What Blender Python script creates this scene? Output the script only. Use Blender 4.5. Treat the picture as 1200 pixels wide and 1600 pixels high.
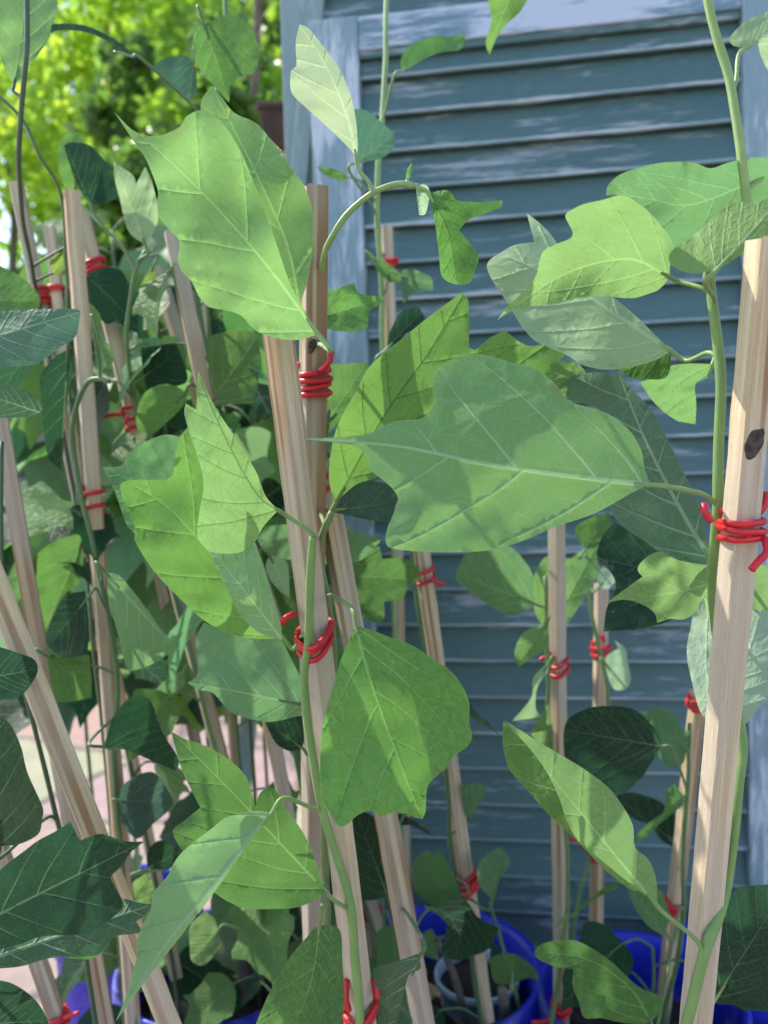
import bpy, bmesh, math, random
import numpy as np
from mathutils import Vector, Matrix, noise
from mathutils.geometry import delaunay_2d_cdt
from mathutils.bvhtree import BVHTree
rnd = random.Random(7)
scene = bpy.context.scene
for o in list(bpy.data.objects): bpy.data.objects.remove(o)
C = bpy.data.collections.new('place'); scene.collection.children.link(C)

# ---------------------------------------------------------------- camera
F = 1212.0
cam = bpy.data.objects.new('camera', bpy.data.cameras.new('camera')); C.objects.link(cam)
CM = Matrix.Translation((0, 0, .8)) @ Matrix.Rotation(math.radians(90-2.3), 4, 'X') @ Matrix.Rotation(math.radians(-1.6), 4, 'Z')
cam.matrix_world = CM
cam.data.sensor_fit = 'HORIZONTAL'; cam.data.sensor_width = 36; cam.data.lens = 36*F/1200
cam.data.clip_start = .02; cam.data.clip_end = 500
cam.data.dof.use_dof = True; cam.data.dof.focus_distance = .40; cam.data.dof.aperture_fstop = 10
scene.camera = cam
# ---------------------------------------------------------------- light
SUN_DIR = Vector((-.62, .38, .82)).normalized()        # towards the sun
el = math.asin(SUN_DIR.z); az = math.atan2(SUN_DIR.x, SUN_DIR.y)
w = bpy.data.worlds.new('World'); scene.world = w; w.use_nodes = True
nt = w.node_tree; sky = nt.nodes.new('ShaderNodeTexSky'); sky.sky_type = 'NISHITA'; sky.sun_disc = False
sky.sun_elevation = el; sky.sun_rotation = az
nt.links.new(sky.outputs[0], nt.nodes['Background'].inputs[0]); nt.nodes['Background'].inputs[1].default_value = .15
sl = bpy.data.objects.new('sun', bpy.data.lights.new('sun', 'SUN')); C.objects.link(sl)
sl.data.energy = 2.7; sl.data.angle = math.radians(.6); sl.data.color = (1, .95, .85)
sl.rotation_euler = SUN_DIR.to_track_quat('Z', 'Y').to_euler()
scene.view_settings.view_transform = 'Standard'; scene.view_settings.look = 'None'
scene.view_settings.gamma = 1; scene.view_settings.exposure = 1.42
scene.render.engine = 'CYCLES'

def P(x, y, d): return CM @ Vector(((x-600)/F*d, -(y-800)/F*d, -d))

# ---------------------------------------------------------------- materials
class NB:
    def __init__(s, name):
        s.m = bpy.data.materials.new(name); s.m.use_nodes = True; s.t = s.m.node_tree
        s.b = s.t.nodes['Principled BSDF']; s.out = s.t.nodes['Material Output']
    def n(s, typ, ins=None, **kw):
        nd = s.t.nodes.new(typ)
        for k, v in kw.items(): setattr(nd, k, v)
        for k, v in (ins or {}).items(): s.set(nd.inputs[k], v)
        return nd
    def set(s, sock, v):
        if isinstance(v, bpy.types.NodeSocket): s.t.links.new(v, sock)
        else: sock.default_value = v
    def math(s, op, a, b=0, c=0, clamp=False):
        nd = s.n('ShaderNodeMath', {0: a, 1: b, 2: c}, operation=op, use_clamp=clamp); return nd.outputs[0]
    def mix(s, f, a, b, mode='MIX'):
        nd = s.n('ShaderNodeMix', data_type='RGBA', blend_type=mode)
        s.set(nd.inputs[0], f); s.set(nd.inputs[6], a); s.set(nd.inputs[7], b); return nd.outputs[2]
    def mr(s, v, a, b, c=0., d=1., sm=True):
        nd = s.n('ShaderNodeMapRange', {0: v, 1: a, 2: b, 3: c, 4: d})
        if sm: nd.interpolation_type = 'SMOOTHSTEP'
        return nd.outputs[0]
    def noise(s, vec, scale, detail=3, rough=.55):
        return s.n('ShaderNodeTexNoise', {'Vector': vec, 'Scale': scale, 'Detail': detail, 'Roughness': rough}).outputs[0]
    def mapping(s, vec, sc): return s.n('ShaderNodeMapping', {'Vector': vec, 'Scale': sc}).outputs[0]
    def obj(s): return s.n('ShaderNodeTexCoord').outputs['Object']
    def bump(s, h, dist, strength=1.):
        return s.n('ShaderNodeBump', {'Height': h, 'Distance': dist, 'Strength': strength}).outputs[0]
def c4(t): return (t[0], t[1], t[2], 1)

def leaf_material(nm='leaf', ridged=False, vein=False):
    b = NB(nm)
    uv0 = b.n('ShaderNodeUVMap').outputs[0]
    wn = b.n('ShaderNodeTexNoise', {'Vector': uv0, 'Scale': 9., 'Detail': 3.}).outputs[1]
    wn = b.n('ShaderNodeVectorMath', {0: wn, 1: (.5, .5, .5)}, operation='SUBTRACT').outputs[0]
    uvw = b.n('ShaderNodeVectorMath', {0: uv0, 1: b.n('ShaderNodeVectorMath', {0: wn, 1: (.10, .10, 0)}, operation='MULTIPLY').outputs[0]}, operation='ADD').outputs[0]
    uv = uv0
    sx = b.n('ShaderNodeSeparateXYZ', {0: uv}); p, q = sx.outputs[0], sx.outputs[1]
    wob = b.math('MULTIPLY', b.math('SUBTRACT', b.noise(uv, 7, 2), .5), .05)
    aq = b.math('ABSOLUTE', q)
    sgn = b.math('MULTIPLY', b.math('SIGN', q), .028)
    side = b.n('ShaderNodeNewGeometry').outputs['Backfacing']
    wmul = b.math('ADD', 1.0, b.math('MULTIPLY', side, .8))
    # midrib
    wm = b.math('MULTIPLY', b.mr(p, -.05, 1.0, .011, .002, False), wmul)
    mid = b.mr(b.math('DIVIDE', aq, wm), .45, 1.0, 1, 0)
    # laterals: three strong ones rising from near the base, more along the rib
    s1 = b.math('SUBTRACT', p, b.math('MULTIPLY', aq, .95))
    s1 = b.math('ADD', s1, b.math('MULTIPLY', b.math('MULTIPLY', aq, aq), -.3))
    s1 = b.math('ADD', b.math('ADD', s1, sgn), wob)
    def family(s, sp, w):
        fr = b.math('PINGPONG', b.math('ADD', s, 10*sp), sp/2)      # 0 at multiples of sp
        return b.mr(fr, 0, w, 1, 0)
    w1 = .0085
    lat = family(s1, .21, b.math('MULTIPLY', b.math('MULTIPLY', b.mr(aq, 0, .5, w1, w1*.45, False), wmul), 1.0))
    lat = b.math('MULTIPLY', lat, b.mr(s1, -.17, -.1, .0, 1))
    # tertiary net
    net_uv = b.n('ShaderNodeMapping', {'Vector': uvw, 'Scale': (1.0, 1.5, 1)}).outputs[0]
    vor = b.n('ShaderNodeTexVoronoi', {'Vector': net_uv, 'Scale': 11, 'Randomness': .9}, feature='DISTANCE_TO_EDGE').outputs[0]
    net = b.mr(vor, 0, .030, 1, 0)
    vor2 = b.n('ShaderNodeTexVoronoi', {'Vector': net_uv, 'Scale': 34}, feature='DISTANCE_TO_EDGE').outputs[0]
    net2 = b.mr(vor2, 0, .07, 1, 0)
    veins = b.math('MULTIPLY', mid, 0.) if ridged else b.math('MAXIMUM', mid, b.math('MULTIPLY', lat, .85))
    veins = b.math('MAXIMUM', veins, b.math('MULTIPLY', net, .17 if ridged else .06))
    veins = b.math('MAXIMUM', veins, b.math('MULTIPLY', net2, .13))
    oi = b.n('ShaderNodeObjectInfo')
    base = oi.outputs['Color']
    blot = b.noise(uv, 3.2, 3)
    fine = b.noise(uv, 70, 2)
    topv = None
    col = b.mix(b.mr(blot, .35, .7, 0, .22), base, b.mix(1, base, (1.25, 1.12, .7, 1), 'MULTIPLY'))
    col = b.mix(b.mr(fine, .3, .7, 0, .12), col, b.mix(1, base, (.7, .8, .7, 1), 'MULTIPLY'))
    # sparse tan specks and small scars
    spk = b.n('ShaderNodeTexVoronoi', {'Vector': uv, 'Scale': 13}).outputs[0]
    spm = b.mr(spk, .02, .05, 1, 0)
    spm = b.math('MULTIPLY', spm, b.mr(b.noise(uv, 5.3, 1), .56, .6, 0, .55))
    under = b.mix(.30, col, (.25, .41, .17, 1))
    topv = b.mix(.75, b.mix(1, base, (2.6, 1.9, 2.2, 1), 'MULTIPLY'), (.42, .52, .22, 1))
    top = b.mix(b.math('MULTIPLY', veins, .8), col, topv)
    top = b.mix(spm, top, (.20, .16, .07, 1))
    und = b.mix(b.math('MULTIPLY', veins, .75), under, (.60, .72, .58, 1))
    if vein:
        pale = b.mix(1, b.mix(1, base, (1.35, 1.25, 1.3, 1), 'MULTIPLY'), (.10, .115, .055, 1) if vein == 1 else (.025, .035, .012, 1), 'ADD'); darkv = b.mix(1, base, (.62, .62, .6, 1) if vein == 1 else (.85, .85, .8, 1), 'MULTIPLY')
        top = b.mix(oi.outputs['Alpha'], darkv, pale); und = b.mix(.5 if vein == 1 else .2, under, (.52, .66, .46, 1))
    fc = b.mix(side, top, und)
    if ridged and not vein:
        rim = b.n('ShaderNodeAttribute', attribute_name='rim').outputs['Fac']
        fc = b.mix(b.mr(rim, .002, .006, .55, 0), fc, b.mix(1, fc, (.10, .12, .05, 1), 'ADD'))
        br = b.math('MULTIPLY', b.mr(rim, 0, .05, 1, 0), b.mr(b.noise(uv, 6.5, 3), .60, .66))
        br = b.math('MULTIPLY', br, b.mr(oi.outputs['Random'], .35, .5))
        fc = b.mix(b.math('MULTIPLY', br, .75), fc, (.24, .17, .06, 1))
    hgt = b.math('MULTIPLY', veins, b.math('ADD', -1.0, b.math('MULTIPLY', side, 1.0)))
    hgt = b.math('ADD', hgt, b.math('MULTIPLY', fine, .06))
    hgt = b.math('ADD', hgt, b.math('MULTIPLY', b.mr(vor, 0, .22), b.math('ADD', .38 if ridged else .26, b.math('MULTIPLY', side, -.24))))
    nb = b.bump(hgt, .0012, 1.)
    b.set(b.b.inputs['Base Color'], fc); b.set(b.b.inputs['Roughness'], b.math('ADD', b.mr(blot, .3, .7, .38, .56), b.math('MULTIPLY', side, .15)))
    b.set(b.b.inputs['Specular IOR Level'], .32); b.set(b.b.inputs['Normal'], nb)
    tc = b.mix(1, b.mix(b.math('MULTIPLY', veins, .6), col, b.mix(1, base, (.5, .55, .4, 1), 'MULTIPLY')), (1.5, 1.5, 1.5, 1), 'MULTIPLY')
    if vein: tc = b.mix(oi.outputs['Alpha'], b.mix(1, base, (.9, .95, .9, 1), 'MULTIPLY'), b.mix(1, b.mix(1, base, (1.4, 1.45, 1.3, 1), 'MULTIPLY'), (.10, .12, .05, 1) if vein == 1 else (.02, .025, .01, 1), 'ADD'))
    tr = b.n('ShaderNodeBsdfTranslucent', {'Color': tc})
    mx = b.n('ShaderNodeMixShader', {0: .40, 1: b.b.outputs[0], 2: tr.outputs[0]})
    b.set(b.out.inputs[0], mx.outputs[0])
    return b.m
def stem_material():
    b = NB('stem'); o = b.obj(); oi = b.n('ShaderNodeObjectInfo').outputs['Color']
    n1 = b.noise(b.mapping(o, (60, 60, 25)), 3, 3)
    col = b.mix(b.mr(n1, .4, .7, 0, .5), oi, b.mix(1, oi, (1.5, 1.25, 1.1, 1), 'MULTIPLY'))
    lent = b.noise(o, 700, 2)
    col = b.mix(b.mr(lent, .66, .74, 0, .35), col, (.30, .27, .16, 1))
    b.set(b.b.inputs['Base Color'], col); b.b.inputs['Roughness'].default_value = .5
    b.set(b.b.inputs['Normal'], b.bump(n1, .0006, .5))
    b.b.inputs['Sheen Weight'].default_value = .15
    return b.m
def stake_material():
    b = NB('sawn_pine'); o = b.obj(); oi = b.n('ShaderNodeObjectInfo'); r = oi.outputs['Random']
    off = b.n('ShaderNodeVectorMath', {0: o, 1: b.n('ShaderNodeCombineXYZ', {0: r, 1: b.math('MULTIPLY', r, 3), 2: b.math('MULTIPLY', r, 7)}).outputs[0]}, operation='ADD').outputs[0]
    g = b.noise(b.mapping(off, (220, 220, 5)), 1, 4, .6)
    g2 = b.noise(b.mapping(off, (1300, 1300, 40)), 1, 3, .7)
    band = b.noise(b.mapping(off, (150, 150, 2.0)), 1, 1)
    grey = b.noise(b.mapping(off, (30, 30, 6)), 1, 3)
    col = b.mix(b.mr(g, .38, .62), (.46, .35, .205, 1), (.62, .52, .35, 1))
    col = b.mix(b.mr(b.math('ADD', band, b.math('MULTIPLY', g, .12)), .575, .64, 0, .85), col, (.27, .14, .06, 1))
    col = b.mix(b.mr(grey, .42, .62, 0, .7), col, (.45, .395, .32, 1))
    col = b.mix(b.mr(g2, .50, .70, 0, .38), col, (.25, .18, .12, 1))
    col = b.mix(1, col, b.n('ShaderNodeCombineColor', {0: b.mr(r, 0, 1, .82, 1.05, False), 1: b.mr(r, 0, 1, .82, 1.02, False), 2: b.mr(r, 0, 1, .85, 1.0, False)}).outputs[0], 'MULTIPLY')
    b.set(b.b.inputs['Base Color'], col); b.b.inputs['Roughness'].default_value = .75
    saw = b.noise(b.mapping(off, (900, 900, 260)), 1, 3, .7)
    b.set(b.b.inputs['Normal'], b.bump(b.math('ADD', g2, saw), .0005, .7))
    return b.m
def plastic(name, col, rough, bumpy=0.):
    b = NB(name); o = b.obj(); n1 = b.noise(o, 140, 3)
    b.set(b.b.inputs['Base Color'], b.mix(b.mr(n1, .35, .7, 0, .5), c4(col), c4([x*.72 for x in col])))
    b.set(b.b.inputs['Roughness'], b.mr(n1, .3, .7, rough, rough+.15))
    if name == 'blue_plastic':
        dn = b.noise(o, 14, 5, .7); b.set(b.b.inputs['Base Color'], b.mix(b.mr(dn, .5, .68, 0, .55), b.mix(b.mr(n1, .35, .7, 0, .5), c4(col), c4([x*.6 for x in col])), (.16, .15, .17, 1)))
    if bumpy: b.set(b.b.inputs['Normal'], b.bump(b.noise(o, 500, 2), bumpy, .6))
    return b.m
def paint(name, base, chalk, bare, amt, hz=True, lo=.42):
    b = NB(name); o = b.obj(); r = b.n('ShaderNodeObjectInfo').outputs['Random']
    off = b.n('ShaderNodeVectorMath', {0: o, 1: b.n('ShaderNodeCombineXYZ', {0: b.math('MULTIPLY', r, 9), 1: r, 2: b.math('MULTIPLY', r, 5)}).outputs[0]}, operation='ADD').outputs[0]
    sc = (7, 30, 60) if hz else (60, 30, 7)
    n1 = b.noise(b.mapping(off, sc), 1, 6, .68)
    n2 = b.noise(b.mapping(off, (4, 4, 4)), 1, 3)
    n3 = b.noise(b.mapping(off, tuple(v*7 for v in sc)), 1, 3, .7)
    m = b.math('ADD', b.math('MULTIPLY', n1, .6), b.math('ADD', b.math('MULTIPLY', n2, .35), b.math('MULTIPLY', n3, .12)))
    col = b.mix(b.mr(n3, .3, .7, 0, .45), c4(base), c4([x*1.5 for x in base]))
    col = b.mix(b.mr(m, lo+.13, lo+.22, 0, amt), col, c4(chalk))
    col = b.mix(b.math('MULTIPLY', b.mr(n1, .64, .70), b.mr(n2, .5, .58, 0, .7)), col, c4(bare))
    b.set(b.b.inputs['Base Color'], col); b.set(b.b.inputs['Roughness'], b.mr(m, .4, .7, .45, .8))
    b.set(b.b.inputs['Normal'], b.bump(m, .0015, .6))
    return b.m
M_leaf = leaf_material(); M_blade = leaf_material('leaf_blade', True); M_veinface = leaf_material('leaf_blade_vein', True, 1); M_fineface = leaf_material('leaf_blade_fine_vein', True, 2); M_stem = stem_material(); M_wood = stake_material()
M_red = plastic('red_plastic_tie', (.56, .012, .02), .34, .0003)
M_blue = plastic('blue_plastic', (.008, .022, .50), .35, .0004)
M_pale = plastic('pale_plastic', (.42, .55, .60), .4, .0004)
M_slat = paint('slat_paint', (.062, .120, .120), (.40, .44, .48), (.42, .27, .18), .72, True, .44)
M_edge = paint('worn_lit_slat_edge', (.20, .28, .31), (.50, .55, .60), (.38, .28, .22), .8, True, .40)  # worn edge paint, coloured paler to carry the bright sky-lit line
M_rail = paint('rail_paint', (.12, .20, .25), (.52, .57, .68), (.22, .18, .16), .9, True, .36)
M_stile = paint('stile_paint', (.19, .27, .31), (.56, .61, .68), (.25, .22, .2), .85, False, .38)
M_rear = paint('rear_paint', (.20, .27, .27), (.42, .48, .48), (.3, .3, .28), .6, False, .44)
def simple(name, c1, c2, scale, rough, dist=.003):
    b = NB(name); o = b.obj(); n1 = b.noise(o, scale, 5, .6)
    b.set(b.b.inputs['Base Color'], b.mix(b.mr(n1, .3, .7), c4(c1), c4(c2))); b.b.inputs['Roughness'].default_value = rough
    b.set(b.b.inputs['Normal'], b.bump(n1, dist, .8)); return b.m
M_soil = simple('potting_soil', (.012, .009, .007), (.05, .036, .025), 90, .95, .006)
M_bark = simple('bark', (.10, .075, .06), (.24, .20, .17), 60, .9, .003)
M_char = simple('charred_knot', (.012, .010, .010), (.09, .06, .05), 300, .8, .001)
M_wall = simple('house_plaster', (.45, .42, .38), (.55, .52, .47), 6, .9, .004)
M_dark = simple('dark_planter', (.03, .016, .012), (.06, .03, .02), 20, .7, .003)
M_post = simple('pale_post', (.42, .32, .2), (.52, .42, .3), 30, .8, .002)

# ---------------------------------------------------------------- helpers
def tag(o, label=None, cat=None, group=None, kind=None):
    if label: o['label'] = label
    if cat: o['category'] = cat
    if group: o['group'] = group
    if kind: o['kind'] = kind
    return o
def mesh_obj(name, verts, faces, mats, parent=None, smooth=True, uv=None, fm=None, origin=None):
    me = bpy.data.meshes.new(name)
    if origin is not None: verts = [Vector(v)-origin for v in verts]
    me.from_pydata([tuple(v) for v in verts], [], faces)
    for m in (mats if isinstance(mats, (list, tuple)) else [mats]): me.materials.append(m)
    if smooth: me.polygons.foreach_set('use_smooth', [True]*len(me.polygons))
    if fm: me.polygons.foreach_set('material_index', fm)
    if uv is not None:
        l = me.uv_layers.new(name='UVMap'); li = np.empty(len(me.loops), dtype=np.int32); me.loops.foreach_get('vertex_index', li)
        l.data.foreach_set('uv', np.asarray(uv, dtype=np.float32)[li].ravel())
    me.update()
    o = bpy.data.objects.new(name, me); C.objects.link(o)
    if origin is not None: o.location = origin
    if parent:
        o.parent = parent
        o.matrix_parent_inverse = pinv(parent)
    return o
def pinv(parent):
    m = Matrix.Identity(4)
    chain = []
    p = parent
    while p: chain.append(p); p = p.parent
    for p in reversed(chain): m = m @ (p.matrix_parent_inverse @ p.matrix_basis if p.parent else p.matrix_basis)
    return m.inverted()
def empty(name, loc):
    o = bpy.data.objects.new(name, None); C.objects.link(o); o.location = loc; o.empty_display_size = .05; return o
def smooth_path(pts, n):
    """Catmull-Rom through pts (lists of floats)"""
    pts = [np.array(p, float) for p in pts]
    q = [2*pts[0]-pts[1]] + pts + [2*pts[-1]-pts[-2]]
    out = []
    for i in range(1, len(q)-2):
        a, b_, c, d = q[i-1], q[i], q[i+1], q[i+2]
        for k in range(n):
            t = k/n
            out.append(.5*((2*b_)+(-a+c)*t+(2*a-5*b_+4*c-d)*t*t+(-a+3*b_-3*c+d)*t**3))
    out.append(pts[-1]); return out
def tube(pts, rad, seg=8, cap=True):
    """pts: Vectors, rad: list or value"""
    n = len(pts)
    if not hasattr(rad, '__len__'): rad = [rad]*n
    V, Fc = [], []
    t0 = (pts[1]-pts[0]).normalized(); nrm = t0.orthogonal().normalized()
    for i in range(n):
        t = (pts[min(i+1, n-1)]-pts[max(i-1, 0)]).normalized()
        nrm = (nrm-t*nrm.dot(t)).normalized(); bn = t.cross(nrm)
        for k in range(seg):
            a = 2*math.pi*k/seg
            V.append(pts[i]+(nrm*math.cos(a)+bn*math.sin(a))*rad[i])
    for i in range(n-1):
        for k in range(seg):
            k2 = (k+1) % seg
            Fc.append((i*seg+k, i*seg+k2, (i+1)*seg+k2, (i+1)*seg+k))
    if cap: Fc += [tuple(range(seg))[::-1], tuple((n-1)*seg+k for k in range(seg))]
    return V, Fc
def box_mesh(x0, x1, y0, y1, z0, z1):
    V = [(x, y, z) for x in (x0, x1) for y in (y0, y1) for z in (z0, z1)]
    return V, [(0, 1, 3, 2), (4, 6, 7, 5), (0, 4, 5, 1), (2, 3, 7, 6), (0, 2, 6, 4), (1, 5, 7, 3)]
def bevel(o, wd, seg=2):
    bm = bmesh.new(); bm.from_mesh(o.data)
    bmesh.ops.bevel(bm, geom=list(bm.edges), offset=wd, segments=seg, affect='EDGES', profile=.5); bm.to_mesh(o.data); bm.free()

# ---------------------------------------------------------------- ground
gb = NB('paving'); o_ = gb.obj()
wv = gb.n('ShaderNodeVectorMath', {0: o_, 1: gb.n('ShaderNodeVectorMath', {0: gb.n('ShaderNodeTexNoise', {'Vector': o_, 'Scale': 4.}).outputs[1], 1: (.12, .12, 0)}, operation='MULTIPLY').outputs[0]}, operation='ADD').outputs[0]
wv = gb.mapping(wv, (1, 1.15, 0))
ve = gb.n('ShaderNodeTexVoronoi', {'Vector': wv, 'Scale': 1.7, 'Randomness': .85}, feature='DISTANCE_TO_EDGE').outputs[0]
vc = gb.n('ShaderNodeTexVoronoi', {'Vector': wv, 'Scale': 1.7, 'Randomness': .85}).outputs['Color']
gn = gb.noise(o_, 14, 6, .65)
stone = gb.mix(gb.mr(gn, .3, .7), (.40, .295, .205, 1), (.30, .23, .175, 1))
stone = gb.mix(.22, stone, gb.mix(1, vc, (.6, .5, .47, 1), 'MULTIPLY'))
gcol = gb.mix(gb.mr(ve, .012, .035), (.16, .13, .12, 1), stone)
gb.set(gb.b.inputs['Base Color'], gcol); gb.b.inputs['Roughness'].default_value = .85
gb.set(gb.b.inputs['Normal'], gb.bump(gb.math('ADD', gb.mr(ve, 0, .05), gb.math('MULTIPLY', gn, .3)), .012, .8))
tag(mesh_obj('stone_paving', [(-80, -80, 0), (80, -80, 0), (80, 80, 0), (-80, 80, 0)], [(0, 1, 2, 3)], gb.m, smooth=False), kind='structure')

# ---------------------------------------------------------------- shutters
def shutter(name, origin, yaw, inner_w, stile, zbot, rail_top, rail_h, zref, pitch, label, mats, stiles_to=None, slat_h=.051, slat_t=.0046, tilt=16, flip=1):
    root = empty(name, origin); root.rotation_euler = (0, 0, yaw); tag(root, label, 'shutter')
    bpy.context.view_layer.update()
    def part(nm, x0, x1, y0, y1, z0, z1, mat, bv=.002):
        V, Fc = box_mesh(x0, x1, y0, y1, z0, z1)
        o = mesh_obj(nm, V, Fc, mat, None, smooth=False); bevel(o, bv)
        o.parent = root; return o
    top = rail_top
    T = .016
    part('stile', -stile, 0, -T, T, zbot, top, mats[2]); part('stile', inner_w, inner_w+stile, -T, T, zbot, top, mats[2])
    part('top_rail', .0003, inner_w-.0003, -T+.0012, T-.001, top-rail_h, top-.0006, mats[1])
    part('bottom_rail', .0003, inner_w-.0003, -T+.0012, T-.001, zbot, zbot+.07, mats[1])
    part('bead', .0005, inner_w-.0005, -T+.004, -T+.012, top-rail_h-.009, top-rail_h-.0004, mats[0], .001)
    k0 = int(math.ceil((zbot+.075-zref)/pitch)); k1 = int(math.floor((top-rail_h-.014-zref)/pitch))
    t = math.radians(tilt)
    for k in range(k0, k1+1):
        z = zref+k*pitch; hh_ = min(slat_h, (top-.004-z)/math.cos(math.radians(tilt)))
        R_ = random.Random(k*13+5)
        jt = t+R_.uniform(-.02, .02)
        # profile in (y,z): lower front edge at (-.013, z)
        ax = Vector((math.sin(jt), math.cos(jt)))            # up the board: back and up
        nr = Vector((-math.cos(jt), math.sin(jt)))            # outward face normal (front, up)
        p0 = Vector((-.0125, z+R_.uniform(-.0006, .0006)))
        h, th = hh_, slat_t
        prof = [p0, p0+nr*th*.15+ax*.0004, p0+nr*th*.55+ax*.0002, p0+nr*th*.85+ax*.0012, p0+nr*th+ax*.0035, p0+nr*th+ax*(h*.5), p0+nr*th+ax*h, p0+ax*h]
        # shift so that nothing leaves the frame thickness
        V = []; nx = 13
        for i in range(nx):
            x = .0006+(inner_w-.0012)*i/(nx-1)
            sag = -.0012*math.sin(math.pi*i/(nx-1))*R_.random()
            for q in prof:
                V.append((x, q.x+.008, q.y+sag+.0004*noise.noise(Vector((x*14, k, 0)))))
        n = len(prof); Fc = []; fm = []
        for i in range(nx-1):
            for j in range(n):
                j2 = (j+1) % n
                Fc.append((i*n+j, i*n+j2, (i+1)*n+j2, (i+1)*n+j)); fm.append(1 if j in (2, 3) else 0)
        Fc += [tuple(range(n))[::-1], tuple((nx-1)*n+j for j in range(n))]; fm += [0, 0]
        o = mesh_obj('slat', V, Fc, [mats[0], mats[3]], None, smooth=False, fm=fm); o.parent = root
    return root
YAW = -math.radians(8.3)
fo = P(582, 760, 1.0); fo = Vector((fo.x, fo.y, 0))
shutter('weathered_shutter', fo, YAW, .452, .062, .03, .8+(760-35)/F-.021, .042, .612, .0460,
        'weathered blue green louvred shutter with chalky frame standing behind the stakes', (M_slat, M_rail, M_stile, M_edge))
bk = fo+Vector((-.055, .075, 0))
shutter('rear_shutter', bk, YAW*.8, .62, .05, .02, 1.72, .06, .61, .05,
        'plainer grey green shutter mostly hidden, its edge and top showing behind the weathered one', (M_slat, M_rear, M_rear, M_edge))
# leaning pale batten left of the shutters
def batten():
    a, b_ = P(500, -60, 1.04), P(455, 420, 1.04)
    d = (b_-a).normalized(); e = a+d*((a.z-.02)/-d.z)
    sidev = d.cross(Vector((0, 1, 0))).normalized(); fw = d.cross(sidev)
    V = []
    for pnt in (a, e):
        for s, f in ((-.011, -.006), (.011, -.006), (.011, .01), (-.011, .01)): V.append(pnt+sidev*s+fw*f)
    o = mesh_obj('leaning_batten', V, [(0, 1, 2, 3), (7, 6, 5, 4), (0, 4, 5, 1), (1, 5, 6, 2), (2, 6, 7, 3), (3, 7, 4, 0)], M_rear, smooth=False)
    bevel(o, .0015); tag(o, 'thin pale green painted batten slanting beside the left edge of the shutters', 'batten')
batten()
# house wall behind
V, Fc = box_mesh(-.10, 3.2, 0, .3, 0, 3.0)
hw = mesh_obj('house_wall', V, Fc, M_wall, smooth=False); hw.location = (fo.x+.02, fo.y+.21, 0); hw.rotation_euler = (0, 0, YAW*.5)
tag(hw, 'plain plastered house wall behind the two louvred shutters', 'wall')
# low rubble wall across the yard
sb = NB('rubble_stone'); o_ = sb.obj()
sv = sb.n('ShaderNodeTexVoronoi', {'Vector': o_, 'Scale': 4.5}, feature='DISTANCE_TO_EDGE').outputs[0]
svc = sb.n('ShaderNodeTexVoronoi', {'Vector': o_, 'Scale': 4.5}).outputs['Color']
sn = sb.noise(o_, 12, 5, .6)
sc_ = sb.mix(.3, sb.mix(sn, (.30, .28, .30, 1), (.19, .18, .19, 1)), sb.mix(1, svc, (.35, .33, .34, 1), 'MULTIPLY'))
sb.set(sb.b.inputs['Base Color'], sb.mix(sb.mr(sv, .02, .06), (.09, .08, .08, 1), sc_)); sb.b.inputs['Roughness'].default_value = .9
sb.set(sb.b.inputs['Normal'], sb.bump(sb.math('ADD', sb.mr(sv, 0, .1), sn), .03, .9))
rw = empty('rubble_wall', (-3.0, 4.0, 0)); tag(rw, 'low grey rubble wall with a pale coping across the yard at the left', 'wall')
V, Fc = box_mesh(-3.5, 3.4, 0, .35, 0, 1.18); o = mesh_obj('stonework', V, Fc, sb.m, smooth=False); o.parent = rw
M_cope = simple('coping_stone', (.50, .50, .55), (.62, .62, .68), 9, .85, .004)
x = -3.5; cs = []
V, Fc = [], []
while x < 3.35:
    L = rnd.uniform(.5, .75); x1 = min(x+L, 3.4)
    v, f = box_mesh(x+.006, x1, -.05, .40, 1.182, 1.26+rnd.uniform(-.008, .008)); Fc += [tuple(i+len(V) for i in g) for g in f]; V += v; x = x1
o = mesh_obj('coping', V, Fc, M_cope, smooth=False); bevel(o, .008, 1); o.parent = rw

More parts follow.
